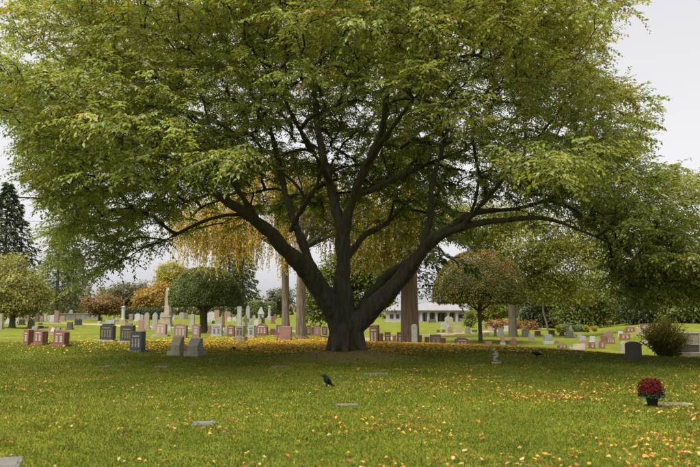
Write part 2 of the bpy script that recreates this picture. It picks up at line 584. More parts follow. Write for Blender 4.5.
SKY_POLYS = [  # outline of the crown as the photograph shows it against the sky
    [(656, -10), (640, 14), (612, 30), (603, 72), (648, 88), (662, 104), (640, 140), (640, 158), (672, 164), (720, 178), (720, -10)],
    [(-30, 112), (8, 112), (20, 148), (18, 178), (36, 196), (46, 236), (40, 300), (-30, 300)],
    [(112, 276), (150, 258), (158, 244), (190, 236), (200, 300), (110, 300)],
]
WINDOW = [(168, 330), (186, 246), (192, 214), (244, 190), (292, 142), (318, 118), (398, 112), (436, 150), (470, 178), (556, 204), (600, 232), (620, 330)]

NEAR_WINDOW = [(160, 330), (176, 236), (184, 200), (236, 168), (284, 116), (312, 90), (402, 86), (448, 124), (484, 158), (562, 186), (612, 222), (630, 330)]

def inpoly(poly, x, y):
    x = np.asarray(x); y = np.asarray(y)
    c = np.zeros(x.shape, bool)
    n = len(poly)
    for i in range(n):
        x1, y1 = poly[i]
        x2, y2 = poly[(i + 1) % n]
        cond = ((y1 > y) != (y2 > y))
        xx = (x2 - x1) * (y - y1) / ((y2 - y1) if y2 != y1 else 1e-9) + x1
        c ^= cond & (x < xx)
    return c

def crown_points(n):
    out_ = []
    tot = 0
    while tot < n:
        k = 40000
        th = rng.uniform(0, 2 * math.pi, k)
        rr = np.sqrt(rng.uniform(0, 1, k)) * 14
        x, y = rr * np.cos(th), rr * np.sin(th)
        z = rng.uniform(1.8, 14.6, k)
        RX = np.where(x > 0, 10.4, 12.5)
        RY = np.where(y > 0, 6.6, 11.2)
        lob = 1 + .06 * np.sin(5 * th + 1.0) + .05 * np.sin(9 * th + .4 * z) + .05 * np.sin(1.3 * z + 3 * th)
        q = np.hypot(x / RX, y / RY) / lob
        e = (q ** 2.6 + (np.abs(z - 5.5) / 8.6) ** 2.6) ** (1 / 2.6)
        zb = 6.3 - 2.6 * np.clip(q, 0, 1.1) ** 2.0                # underside droops to the rim
        ok = (e < 1) & (z > zb)
        shell = np.clip((e - .45) / .4, 0.1, 1)
        low = np.exp(-((z - zb) / 1.3) ** 2) * .8
        low = np.where(y > 1, np.maximum(low, .85), low)
        ok &= rng.uniform(0, 1, k) < np.maximum(shell, low)
        # lower right boughs and drooping left bough
        e2 = ((x - 10.3) / 3.9) ** 2 + ((y + 3.6) / 4.4) ** 2 + ((z - 4.3 + .10 * (x - 7)) / 1.9) ** 2
        e3 = ((x + 8.6) / 2.7) ** 2 + ((y + 4.5) / 3.4) ** 2 + ((z - 4.1) / 1.9) ** 2
        e4 = ((x - 9.6) / 3.6) ** 2 + ((y + 2.2) / 3.4) ** 2 + ((z - 2.75) / 1.25) ** 2
        ok |= (e2 < 1) & (rng.uniform(0, 1, k) < .9)
        ok |= (e3 < 1) & (rng.uniform(0, 1, k) < .7)
        ok |= (e4 < 1) & (x > 7.8) & (rng.uniform(0, 1, k) < .8)
        P = np.stack([x + TX, y + TY, z], 1)[ok]
        u, v = proj(P)
        bad = np.zeros(len(P), bool)
        for pl in SKY_POLYS:
            bad |= inpoly(pl, u, v)
        inw = inpoly(WINDOW, u, v)
        bad |= inw & (P[:, 1] < 27.0)
        bad |= inpoly(NEAR_WINDOW, u, v) & (P[:, 1] < 21.5)
        bad |= inw & (P[:, 2] < 4.7)
        P = P[~bad]
        out_.append(P)
        tot += len(P)
    P = np.concatenate(out_)[:n]
    return P

def rand_ball(n):
    v = unit(rng.normal(0, 1, (n, 3)))
    return v * (rng.uniform(0, 1, (n, 1)) ** (1 / 3))

def keep_outline(P):
    u, v = proj(P)
    bad = np.zeros(len(P), bool)
    for pl in SKY_POLYS: bad |= inpoly(pl, u, v)
    bad |= inpoly(WINDOW, u, v) & ((P[:, 1] < 25.5) | (P[:, 2] < 4.6))
    bad |= inpoly(NEAR_WINDOW, u, v) & (P[:, 1] < 21.5)
    return P[~bad]

def build_big_tree():
    base = np.array([TX, TY, float(terrain(TX, TY)) - 0.05])
    root = empty('spreading_tree', base, 'huge spreading broadleaf tree with dark forked trunk on a leafy mound', 'tree')
    # --- fused trunk and limbs
    tl = []
    nodes, par, rad0 = [], [], []
    for li, L in enumerate(LIMBS):
        S = spline(L, 5)
        # gentle wobble so that limbs are not drafting curves
        for k in range(1, len(S)):
            pn = Vector(S[k, :3]) * 0.9
            wob = mnoise.noise_vector(pn) * min(.10, S[k, 3] * .55)
            if li or k > 14: S[k, :3] += np.array(wob)
        tl.append(tube_arrays(S[:, :3] - base, np.maximum(S[:, 3], .03), 14))
        off = len(nodes)
        first = -1
        if li:
            A = np.array(nodes)
            first = int(np.argmin(np.linalg.norm(A - S[0, :3], axis=1)))
        for k in range(len(S)):
            nodes.append(S[k, :3]); rad0.append(S[k, 3])
            par.append(first if k == 0 else off + k - 1)
    # root flare
    for k in range(9):
        a = k * 2 * math.pi / 9 + random.uniform(-.25, .25)
        q = random.uniform(.8, 1.15)
        pts = []
        for t in np.linspace(0, 1, 8):
            r = .26 + t * .62 * q
            zz = 1.0 * (1 - t) ** 2.3 - .02 - .16 * t
            pts.append((math.cos(a) * r, math.sin(a) * r, zz + .10, .22 * (1 - t) + .06))
        pts = np.array(pts)
        tl.append(tube_arrays(pts[:, :3], pts[:, 3], 10))
    V = [t[0] for t in tl]
    me = tubes_mesh('trunk_raw', tl)
    # close the tube ends so that the voxel remesh sees solids
    bm = bmesh.new()
    bm.from_mesh(me)
    bmesh.ops.holes_fill(bm, edges=[e for e in bm.edges if len(e.link_faces) == 1], sides=0)
    bmesh.ops.recalc_face_normals(bm, faces=bm.faces)
    bm.to_mesh(me)
    bm.free()
    tmp = bpy.data.objects.new('trunk_tmp', me)
    C.objects.link(tmp)
    md = tmp.modifiers.new('r', 'REMESH')
    md.mode = 'VOXEL'
    md.voxel_size = 0.044
    ms = tmp.modifiers.new('s', 'SMOOTH')
    ms.iterations = 4
    dg = bpy.context.evaluated_depsgraph_get()
    me2 = bpy.data.meshes.new_from_object(tmp.evaluated_get(dg))
    bpy.data.objects.remove(tmp)
    n = len(me2.vertices)
    co = np.empty(n * 3, np.float32); me2.vertices.foreach_get('co', co); co = co.reshape(-1, 3)
    no = np.empty(n * 3, np.float32); me2.vertices.foreach_get('normal', no); no = no.reshape(-1, 3)
    dsp = np.empty(n)
    for i in range(n):
        p = co[i]
        f = mnoise.noise(Vector((p[0] * 5.5, p[1] * 5.5, p[2] * 1.1)))
        g = mnoise.noise(Vector((p[0] * 14, p[1] * 14, p[2] * 4)))
        b = mnoise.noise(Vector((p[0] * 1.8, p[1] * 1.8, p[2] * 1.4 + 7)))
        dsp[i] = .040 * (1 - 2 * abs(f)) + .016 * g + .055 * b
    thick = np.clip(1.35 - np.hypot(co[:, 0], co[:, 1]) / 6, .25, 1)
    co = co + no * (dsp * thick)[:, None]
    me2.vertices.foreach_set('co', co.astype(np.float32).ravel())
    for p in me2.polygons: p.use_smooth = True
    me2.materials.clear()
    link('trunk', me2, M['bark'], root)

    # --- branching to every twig cluster
    ctr = crown_points(1290)
    # boughs that hang low on the right
    q = rand_ball(80) * np.array([3.9, 3.4, 1.35]) + np.array([TX + 10.0, TY - 2.4, 3.15])
    q = q[q[:, 0] > TX + 7.9]
    ctr = np.concatenate([ctr, q])
    pts = np.repeat(ctr, 7, 0)
    off = rng.normal(0, 1, pts.shape) * np.array([.62, .62, .17])
    outd = pts - np.array([TX, TY, 0]); outd[:, 2] = 0
    outd = unit(outd)
    off[:, 2] -= .22 * (off * outd).sum(1)
    pts = keep_outline(pts + off)
    hub = np.array([TX, TY, 4.5])
    pts = pts[np.argsort(np.linalg.norm((pts - hub) * np.array([1, 1, 1.1]), axis=1))]
    cap = 90000
    NA = np.zeros((cap, 3)); cnt = len(nodes)
    NA[:cnt] = np.array(nodes)
    active = np.zeros(cap)                       # cost offset: the low trunk must not sprout
    for i in range(cnt):
        if rad0[i] > .22: active[i] = 50
        elif rad0[i] > .16: active[i] = 1.2
    chains = []
    ends = []
    for a in pts:
        dvec = a - NA[:cnt]
        dist = np.sqrt((dvec ** 2).sum(1))
        outw = a - hub; outw /= np.linalg.norm(outw)
        al = (dvec @ outw) / np.maximum(dist, 1e-6)
        cost = dist * (1.35 - .5 * al + .9 * np.clip(-dvec[:, 2] / np.maximum(dist, 1e-6) - .25, 0, 1)) + active[:cnt]
        k = int(np.argmin(cost))
        p0 = NA[k].copy()
        L = float(np.linalg.norm(a - p0))
        if L < .12 or (L > 1.7 and a[2] < p0[2] - .4 * L): continue      # no bare sagging boughs
        m = max(2, int(L / .42) + 1)
        pk = par[k]
        if pk >= 0:
            d0 = p0 - NA[pk]; d0 = d0 / max(np.linalg.norm(d0), 1e-6)
        else: d0 = outw
        dt = (a - p0) / L
        d0 = d0 * .45 + dt * .55 + np.array([0, 0, .25])
        c1 = p0 + d0 * L * .38
        c2 = a - (dt * .8 + np.array([0, 0, -.22]) + rng.normal(0, .12, 3)) * L * .33
        t = np.linspace(0, 1, m + 1)[1:, None]
        Q = (1 - t) ** 3 * p0 + 3 * (1 - t) ** 2 * t * c1 + 3 * (1 - t) * t * t * c2 + t ** 3 * a
        prev = k
        idx = [k]
        for q in Q:
            NA[cnt] = q
            par.append(prev); rad0.append(0.0)
            prev = cnt
            idx.append(cnt)
            cnt += 1
        chains.append(idx)
        ends.append(idx)
    area = np.zeros(cnt)
    nb = len(nodes)
    for idx in chains: area[idx[-1]] += .0062 ** 2.25
    for i in range(cnt - 1, nb - 1, -1):
        if area[i] == 0: area[i] = .0062 ** 2.25
        area[par[i]] += area[i]
    rad = area ** (1 / 2.25)
    tl = []
    for idx in chains:
        r = rad[idx].copy()
        r[0] = min(r[0], r[1] * 1.15)
        r = np.clip(r, .0055, .055)
        r[-1] = .003
        tl.append(tube_arrays(NA[idx] - base, r, 5 if r[1] > .02 else 3))
    br = link('branch', tubes_mesh('branch', tl), M['bark_twig'], root)
    tag(br, kind='stuff')

    # --- leaf sprays
    LP, LD, LN, LT = [], [], [], []
    TW = []
    for idx in ends:
        P = NA[idx]
        n_t = 6
        tips = P[-1] - P[-2]
        tips = tips / max(np.linalg.norm(tips), 1e-6)
        Lc = np.linalg.norm(P[-1] - P[0])
        span = min(1.0, 1.3 / max(Lc, .1))
        bright = rng.normal(0, .09)
        for s in range(n_t):
            t = 1 - span * rng.uniform(0, 1) ** 1.3 if s else 1.0
            f = t * (len(P) - 1)
            i0 = min(int(f), len(P) - 2)
            st = P[i0] + (P[i0 + 1] - P[i0]) * (f - i0)
            d = tips * .8 + np.append(rng.normal(0, .75, 2), rng.normal(-.05, .22))
            d /= np.linalg.norm(d)
            ln = rng.uniform(.35, .8)
            m = int(ln / .056)
            tt = (np.arange(m) + rng.uniform(.3, .9)) / m
            droop = np.zeros((m, 3)); droop[:, 2] = -.28 * ln * tt ** 2
            pp = st + d * (ln * tt)[:, None] + droop
            side = np.cross(d, [0, 0, 1.0]); side /= max(np.linalg.norm(side), 1e-6)
            sg = np.where(np.arange(m) % 2 == 0, 1, -1)[:, None]
            dd = d * .6 + side * sg * rng.uniform(.5, 1.1, (m, 1)) + rng.normal(0, .25, (m, 3)) + np.array([0, 0, -.45])
            nn = np.array([0, 0, 1.0]) + rng.normal(0, .38, (m, 3)) + d * .25
            LP.append(pp); LD.append(dd); LN.append(nn)
            LT.append(np.full(m, bright) + rng.normal(0, .1, m))
            TW.append((st, st + d * ln * .5 + droop[m // 2], st + d * ln + droop[-1]))
    LP = np.concatenate(LP); LD = np.concatenate(LD); LN = np.concatenate(LN); LT = np.concatenate(LT)
    # autumn colour creeps in at the sunny top and at the outer tips
    rel = LP - np.array([TX, TY, 5.5])
    e = (np.hypot(rel[:, 0] / 10.8, rel[:, 1] / 10.6) ** 2.6 + (np.abs(rel[:, 2]) / 8.6) ** 2.6) ** (1 / 2.6)
    tint = .36 + LT + .16 * np.clip((e - .6) / .4, 0, 1) + .02 * (LP[:, 2] - 6) + .14 * np.clip(rel[:, 0] / 10, 0, 1) * np.clip((LP[:, 2] - 4) / 5, 0, 1)
    tint = tint + np.where(rng.uniform(0, 1, len(tint)) < .02 + .12 * np.clip((LP[:, 2] - 7) / 5, 0, 1), rng.uniform(.2, .5, len(tint)), 0)
    tint = np.clip(tint, 0, 1)
    Ls = rng.uniform(.085, .138, len(LP)) * rng.choice([.75, 1, 1.12], len(LP), p=[.2, .55, .25])
    me = leaf_mesh('crown', LP - base, LD, LN, Ls, Ls * rng.uniform(.48, .6, len(LP)), tint, .22)
    o = link('crown', me, M['leaf_main'], root)
    tag(o, kind='stuff')
    # fine twigs carrying the sprays
    A = np.array(TW) - base
    Nn = len(A)
    u = unit(np.cross(A[:, 2] - A[:, 0], [0.3, 0.2, 1.0]))
    v = unit(np.cross(A[:, 2] - A[:, 0], u))
    Vt = [A[:, 0] + (u * math.cos(an) + v * math.sin(an)) * .0055 for an in (0, 2.094, 4.189)] + [A[:, 2]]
    Vt = np.stack(Vt, 1)
    Ft = (np.arange(Nn)[:, None, None] * 4 + np.array([[0, 1, 3], [1, 2, 3], [2, 0, 3]])[None]).reshape(-1, 3)
    o = link('twig', npmesh('twig', Vt.reshape(-1, 3), Ft), M['bark_twig'], root)
    tag(o, kind='stuff')
    print('leaves', len(LP), 'nodes', cnt)
build_big_tree()

# ------------------------------------------------------------------ other trees
def rand_sphere(n, shell=.55):
    v = unit(rng.normal(0, 1, (n, 3)))
    r = (shell ** 3 + (1 - shell ** 3) * rng.uniform(0, 1, n)) ** (1 / 3)
    return v * r[:, None]

def foliage(name, mat, root, base, lobes, nclump, per, size, sig=.45, tint0=.5, flat=.6, shell=.5, droop=.2):
    """lobes: (cx,cy,cz, rx,ry,rz) world"""
    lobes = np.array(lobes, float)
    vol = (lobes[:, 3] * lobes[:, 4] * lobes[:, 5]) ** .67
    pick = rng.choice(len(lobes), nclump, p=vol / vol.sum())
    s = rand_sphere(nclump, shell)
    cc = lobes[pick, :3] + s * lobes[pick, 3:6]
    cb = rng.normal(0, .14, nclump)
    P = np.repeat(cc, per, 0) + rng.normal(0, sig, (nclump * per, 3)) * np.array([1, 1, flat])
    o_ = np.repeat(unit(s), per, 0)
    N = o_ * .7 + np.array([0, 0, .7]) + rng.normal(0, .5, P.shape)
    D = np.cross(N, rng.normal(0, 1, P.shape)) + np.array([0, 0, -droop]) + o_ * .3
    L = rng.uniform(.7, 1.3, len(P)) * size
    t = np.clip(tint0 + np.repeat(cb, per) + rng.normal(0, .14, len(P)), 0, 1)
    me = leaf_mesh(name, P - np.array(base), D, N, L, L * .6, t)
    return tag(link(name, me, mat, root), kind='stuff')

def trunk(root, base, rows, mat, limbs=(), sides=14, name='trunk', rough=.0):
    """rows (dx,dy,z,r) local; limbs: same, fused into one mesh"""
    tl = []
    for L in (rows, *limbs):
        S = spline(L, 6)
        V, Fc = tube_arrays(S[:, :3], S[:, 3], sides)
        if rough:
            n_ = len(S)
            an = np.arange(sides)
            for i in range(n_):
                for k in range(sides):
                    j = i * sides + k
                    d = V[j] - S[i, :3]
                    V[j] = S[i, :3] + d * (1 + rough * mnoise.noise(Vector((k * 1.9, i * .25, L[0][0]))))
        tl.append((V, Fc))
    return link(name, tubes_mesh(name, tl), mat, root)

def broadleaf(name, label, px, base, crown, mat, nclump, per, size, tr=.2, bark='bark_grey', sig=.45, tint0=.5, group=None, shell=.5, cat='tree', lean=0, fork=None):
    """base: Vector on the ground; crown lobes in photo pixels at the tree's depth: (px,py,halfw,halfh[,dY])"""
    root = empty(name, base, label, cat, group)
    Y = base.y
    lb = []
    for L in crown:
        dY = L[4] if len(L) > 4 else 0
        c = at(L[0], L[1], Y + dY)
        s = (Y + dY) / F
        lb.append((c.x, c.y, c.z, L[2] * s, max(L[2], L[3]) * s * .85, L[3] * s))
    foliage('crown', mat, root, base, lb, nclump, per, size, sig, tint0, shell=shell)
    # trunk and limbs into the lobes
    zc = min(l[2] for l in lb) - base.z
    top = max(l[2] for l in lb) - base.z
    fork = fork or max(.5, min(zc * .75, top * .5))
    rows = [(0, 0, -.1, tr * 1.5), (0, 0, .25, tr * 1.08), (lean * .5, 0, fork * .55, tr * .92), (lean, 0, fork, tr * .85)]
    limbs = []
    for l in lb:
        e = np.array(l[:3]) - np.array(base)
        f0 = np.array([lean, 0, fork * .9])
        if e[2] < fork + .6 and limbs: continue
        mid = f0 * .5 + e * .5 + np.array([0, 0, .25])
        limbs.append([(*f0, tr * .7), (*mid, tr * .4), (*e, tr * .14)])
    trunk(root, base, rows, M[bark], limbs, 12)
    return root

def conifer(name, label, base, H, z0, rbase, mat, nb, size, tr=.3, bark='bark_red', droop=.35, tint0=.45, per=26, group=None, trbase=None, vis=None):
    root = empty(name, base, label, 'tree', group)
    rows = [(0, 0, -.3, tr * 1.45), (0, 0, .3, tr * 1.15), (0, 0, 1.2, tr), (0, 0, H * .5, tr * .65), (0, 0, H, .03)]
    trunk(root, base, rows, M[bark], (), 30, rough=.16)
    P, D, N, T, tl = [], [], [], [], []
    for k in range(nb):
        f = ((k + .5) / nb) ** .85
        z = z0 + (H - z0) * f
        Lb = rbase * (1 - f) ** .8 * rng.uniform(.7, 1.12) + .25
        a = k * 2.399 + rng.normal(0, .2)
        dirv = np.array([math.cos(a), math.sin(a), 0])
        t = np.linspace(0, 1, 6)[:, None]
        C_ = np.array([0, 0, z]) + dirv * t * Lb + np.array([0, 0, 1.0]) * (t * .12 - droop * t * t) * Lb
        tl.append(tube_arrays(C_, np.linspace(.05, .012, 6), 4))
        m = int(per * (0.4 + Lb / rbase))
        tt = np.sqrt(rng.uniform(.02, 1, m))
        side = np.array([-dirv[1], dirv[0], 0])
        wid = .30 * Lb * (1 - .55 * tt) * rng.uniform(-1, 1, m)
        p = np.array([0, 0, z]) + dirv * (tt * Lb)[:, None] + side * wid[:, None]
        p[:, 2] += (tt * .12 - droop * tt ** 2) * Lb - np.abs(wid) * .35 + rng.normal(0, .07, m)
        P.append(p)
        D.append(dirv * .6 + side * np.sign(wid)[:, None] * .6 + np.array([0, 0, -.45]) + rng.normal(0, .3, (m, 3)))
        N.append(np.array([0, 0, 1.0]) + rng.normal(0, .45, (m, 3)))
        T.append(np.clip(tint0 + rng.normal(0, .12) + rng.normal(0, .1, m), 0, 1))
    P, D, N, T = map(np.concatenate, (P, D, N, T))
    L = rng.uniform(.7, 1.3, len(P)) * size
    tag(link('branch', tubes_mesh('branch', tl), M['bark_grey'], root), kind='stuff')
    tag(link('crown', leaf_mesh('crown', P, D, N, L, L * .42, T), mat, root), kind='stuff')
    return root

def weeping(name, label, base, tops, mat, nstr, tr, lean, tint0, group=None, bark='bark_pale', lenr=(1.5, 3.6), zmin=3.2):
    """tops: lobes from which the curtains hang"""
    root = empty(name, base, label, 'tree', group)
    H = max(t[2] for t in tops) - base.z
    rows = [(0, 0, -.15, tr * 1.9), (0, 0, .1, tr * 1.5), (0, 0, .6, tr * 1.05), (lean * .3, 0, H * .4, tr * .85), (lean, 0, H * .8, tr * .5), (lean, 0, H, .05)]
    limbs = []
    b = np.array(base)
    for t in tops:
        e = np.array(t[:3]) - b
        f0 = np.array([lean * .45, 0, H * .5])
        limbs.append([(*f0, tr * .45), (*(f0 * .45 + e * .55 + np.array([0, 0, .7])), tr * .28), (*e, tr * .1)])
    trunk(root, base, rows, M[bark], (), 22, rough=.3)
    trunk(root, base, limbs[0], M['bark_twig'], limbs[1:], 8, name='limb')
    P, D, N, T = [], [], [], []
    tops = np.array(tops)
    vol = (tops[:, 3] * tops[:, 4])
    pick = rng.choice(len(tops), nstr, p=vol / vol.sum())
    s = rand_sphere(nstr, .2)
    st = tops[pick, :3] + s * tops[pick, 3:6]
    tl = []
    for k in range(nstr):
        ln = rng.uniform(*lenr)
        bottom = max(st[k, 2] - ln, zmin + 2.6 * rng.uniform(0, 1) ** 1.6 + float(base.z))
        ln = st[k, 2] - bottom
        if ln < .3: continue
        m = int(ln / .085)
        t = np.arange(m) / m
        p = st[k] + np.stack([.08 * np.sin(t * 4 + k), .08 * np.cos(t * 3 + k), -t * ln], 1)
        tl.append(tube_arrays(p[::3] - b, np.full(len(p[::3]), .006), 3) if len(p) > 6 else None)
        P.append(p + rng.normal(0, .035, p.shape))
        D.append(np.array([0, 0, -1.0]) + rng.normal(0, .45, (m, 3)))
        N.append(rng.normal(0, 1, (m, 3)) + np.array([0, -.3, .3]))
        T.append(np.clip(tint0 + rng.normal(0, .16) + rng.normal(0, .12, m), 0, 1))
    P, D, N, T = map(np.concatenate, (P, D, N, T))
    L = rng.uniform(.10, .19, len(P))
    tag(link('twig', tubes_mesh('twig', [x for x in tl if x]), M['bark_twig'], root), kind='stuff')
    tag(link('crown', leaf_mesh('crown', P - b, D, N, L, L * .55, T), mat, root), kind='stuff')
    return root

def mushroom(name, label, base, wpx, ytop, ybot, px, mat, tr, nleaf, tint0, size=.1, bark='bark_grey', peak=1.9, cone=.85):
    """clipped dome on a bare stem"""
    root = empty(name, base, label, 'tree')
    Y = base.y
    Rr = wpx * Y / F / 2
    zt = at(px, ytop, Y).z - base.z
    zb = at(px, ybot, Y).z - base.z
    H = zt - zb
    n = nleaf
    th = rng.uniform(0, 2 * math.pi, n)
    # dome shell
    ph = np.arcsin(np.clip(rng.uniform(-.12, 1, n), -1, 1))
    cr, srr = np.cos(ph), np.sin(ph)
    bump = 1 + .02 * np.sin(th * 3 + 1) + .018 * np.sin(th * 7 + ph * 6) + .015 * np.sin(th * 13 - ph * 9) + np.abs(rng.normal(0, .016, n)) - .01
    r = Rr * cr ** cone * bump
    z = zb + H * .2 + np.where(srr > 0, H * .8 * srr ** (1 / peak * 1.9), H * 1.3 * srr) * bump
    outw = np.stack([np.cos(th) * cr, np.sin(th) * cr, srr + .15], 1)
    P = np.stack([r * np.cos(th), r * np.sin(th), z], 1)
    # underside
    m = n // 3
    th2 = rng.uniform(0, 2 * math.pi, m); r2 = Rr * .93 * np.sqrt(rng.uniform(0, 1, m))
    P2 = np.stack([r2 * np.cos(th2), r2 * np.sin(th2), zb + .03 + .16 * H * (1 - (r2 / Rr) ** 2) + rng.normal(0, .06, m)], 1)
    O2 = np.stack([np.cos(th2) * .3, np.sin(th2) * .3, -np.ones(m)], 1)
    P = np.concatenate([P, P2]); O = np.concatenate([outw, O2])
    N = unit(O) + rng.normal(0, .45, P.shape)
    D = np.cross(N, rng.normal(0, 1, P.shape)) + unit(O) * .5
    L = rng.uniform(.7, 1.3, len(P)) * size
    cl = np.array([mnoise.noise(Vector(p * 1.6)) for p in P])
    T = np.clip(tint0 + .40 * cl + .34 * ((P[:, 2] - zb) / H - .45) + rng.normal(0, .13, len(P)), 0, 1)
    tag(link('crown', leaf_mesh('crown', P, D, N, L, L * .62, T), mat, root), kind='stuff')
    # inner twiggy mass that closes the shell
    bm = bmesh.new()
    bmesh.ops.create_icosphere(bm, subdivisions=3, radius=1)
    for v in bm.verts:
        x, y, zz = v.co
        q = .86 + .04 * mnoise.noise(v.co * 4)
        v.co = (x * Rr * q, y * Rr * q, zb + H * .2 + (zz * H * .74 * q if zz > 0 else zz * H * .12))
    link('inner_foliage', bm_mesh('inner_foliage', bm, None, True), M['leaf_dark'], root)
    rows = [(0, 0, -.1, tr * 1.35), (.01, 0, .3, tr * 1.05), (-.02, 0, zb * .6, tr * .95), (0, 0, zb + .35, tr * .9)]
    limbs = []
    for k in range(7):
        a = k * 2 * math.pi / 7 + .3
        limbs.append([(0, 0, zb * .8, tr * .5), (math.cos(a) * Rr * .25, math.sin(a) * Rr * .25, zb * 1.02, tr * .3), (math.cos(a) * Rr * .6, math.sin(a) * Rr * .6, zb + H * .22, tr * .15)])
    trunk(root, base, rows, M[bark], limbs, 14, rough=.1)
    return root

# left side
b = hit(12, 328)
broadleaf('small_tree', 'small olive green tree with short stout trunk on the lawn', 12, b,
          [(14, 288, 34, 24), (8, 268, 20, 16), (22, 303, 30, 12), (-8, 300, 22, 14), (34, 292, 18, 12)], M['leaf_olive'], 520, 26, .22, .26, 'bark_grey', .38, .5)
conifer('tall_conifer', 'tall dark conifer rising behind the small olive tree', col(4, 112), 22, 1, 8.0, M['leaf_dark'], 230, .75, .35, 'bark_grey', .3, .5)
conifer('tall_conifer', 'broad conifer with drooping boughs behind the far stone wall', col(58, 128), 16.5, .5, 6.2, M['leaf_green'], 150, .6, .35, 'bark_grey', .35, .25)
conifer('tall_conifer', 'dusky conifer standing left of the tall far obelisk', col(76, 150), 15.0, .5, 5.2, M['leaf_grey'], 120, .65, .3, 'bark_grey', .3, .2)
broadleaf('rust_tree', 'low rust red tree with rounded crown beside the far wall', 100, col(101, 104),
          [(102, 303, 19, 8), (94, 308, 12, 6), (112, 308, 12, 6)], M['leaf_rust'], 240, 24, .3, .16, 'bark_grey', .4, .5)
broadleaf('orange_tree', 'orange autumn tree beside the tall obelisk', 152, col(154, 125),
          [(154, 297, 19, 10), (146, 303, 12, 8), (164, 290, 10, 6)], M['leaf_orange'], 260, 24, .36, .2, 'bark_grey', .5, .5)
broadleaf('yellow_green_tree', 'bright yellow green tree rising behind the orange tree', 172, col(173, 140),
          [(172, 273, 15, 11), (166, 284, 13, 10), (178, 286, 14, 10)], M['leaf_lime'], 320, 26, .38, .22, 'bark_grey', .5, .85)
broadleaf('distant_tree', 'pale grey green tree beyond the rust red tree', 128, col(128, 165),
          [(126, 294, 18, 11), (138, 299, 14, 10), (118, 300, 14, 9)], M['leaf_grey'], 300, 22, .5, .25, 'bark_grey', .6, .5)
broadleaf('distant_tree', 'thin grey tree in the gap left of the orange tree', 144, col(143, 175),
          [(143, 292, 8, 13)], M['leaf_grey'], 60, 16, .5, .2, 'bark_grey', .6, .55)
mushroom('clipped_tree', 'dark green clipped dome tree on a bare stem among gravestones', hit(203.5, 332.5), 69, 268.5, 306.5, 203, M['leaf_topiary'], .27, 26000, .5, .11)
conifer('tall_conifer', 'dark conifer rising behind the green clipped dome tree', col(229, 165), 23, 1, 7.0, M['leaf_dark'], 150, .8, .3, 'bark_grey', .3, .75)
conifer('tall_conifer', 'green conifer rising behind the tall clipped hedge', col(243, 172), 20, 1, 5.6, M['leaf_green'], 130, .8, .3, 'bark_grey', .3, .3)
broadleaf('distant_tree', 'small grey green tree beyond the white gabled monument', 281, col(281, 150),
          [(281, 297, 13, 9), (274, 304, 9, 7)], M['leaf_grey'], 140, 22, .4, .2, 'bark_grey', .5, .3)

# golden weeping trees behind the big tree
def lobes_px(Y, L):
    o = []
    for px, py, hw, hh, *dd in L:
        y_ = Y + (dd[0] if dd else 0)
        c = at(px, py, y_); s = y_ / F
        o.append((c.x, c.y, c.z, hw * s, hw * s * .8, hh * s))
    return o
b = col(286.5, 46)
weeping('weeping_tree', 'golden weeping tree with slim pale brown trunk behind a gravestone', b,
        lobes_px(46, [(262, 170, 34, 26), (228, 200, 30, 16), (192, 210, 26, 14), (296, 190, 30, 24), (246, 226, 26, 12), (206, 228, 24, 9), (284, 226, 20, 12)]), M['leaf_gold'], 950, .25, -.4, .5, 'golden weeping trees', lenr=(1.2, 3.6), zmin=3.5)
b = hit(301, 339)
weeping('weeping_tree', 'green gold weeping tree with pale ridged trunk and leaf pile', b,
        lobes_px(b.y, [(330, 190, 34, 24, 4), (372, 196, 30, 22, 5), (402, 204, 24, 24, 6), (300, 170, 30, 22, 2), (388, 232, 28, 14, 7), (360, 232, 20, 14, 3)]), M['leaf_goldgreen'], 850, .27, -.1, .56, 'golden weeping trees', lenr=(1.2, 4.2), zmin=3.6)
broadleaf('small_tree', 'low green bushy tree behind the big forked trunk', 340, col(332, 56),
          [(322, 288, 20, 20), (318, 308, 16, 14), (348, 270, 26, 22), (372, 272, 24, 24), (382, 296, 12, 10), (340, 300, 22, 16)], M['leaf_green'], 640, 28, .24, .2, 'bark_grey', .42, .55)

# right of the big tree
conifer('giant_conifer', 'giant conifer with thick ridged red brown trunk behind the lawn crest', col(409.5, 47), 24, 6.4, 5.2, M['leaf_dark'], 90, .5, .60, 'bark_red', .42, .5, per=60)
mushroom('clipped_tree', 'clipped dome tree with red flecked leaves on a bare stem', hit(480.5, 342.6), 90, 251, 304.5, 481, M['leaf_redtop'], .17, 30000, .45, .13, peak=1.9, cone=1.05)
b = hit(513, 337.2)
broadleaf('shade_tree', 'leaning light green shade tree with flared grey trunk', 513, b,
          [(520, 240, 50, 34), (560, 262, 34, 26), (548, 288, 28, 14), (486, 225, 36, 24), (600, 240, 30, 26), (575, 296, 16, 10), (440, 215, 30, 20)], M['leaf_lime'], 1250, 28, .26, .43, 'bark_grey', .5, .5, fork=5.2)
conifer('tall_conifer', 'black green conifer with hanging boughs beside the pavilion', col(414, 70), 17, 4.6, 4.4, M['leaf_dark'], 80, .5, .3, 'bark_grey', .5, .25, per=34)
broadleaf('bright_shrub', 'small bright green pyramid tree in front of the pavilion', 470, col(470, 108),
          [(470, 321, 6, 6), (470, 316, 4, 5)], M['leaf_green'], 90, 18, .26, .08, 'bark_grey', .25, .7)
broadleaf('rust_shrub', 'low orange shrub behind the red flecked dome tree', 498, col(498, 100),
          [(498, 325, 12, 5), (505, 328, 7, 4)], M['leaf_rust'], 120, 20, .26, .08, 'bark_grey', .3, .7, cat='shrub')
broadleaf('rust_shrub', 'rounded dusty orange shrub right of the flared grey trunk', 527, col(527, 96),
          [(527, 327, 10, 6), (533, 330, 6, 4)], M['leaf_rust'], 120, 20, .24, .08, 'bark_grey', .3, .6, cat='shrub')
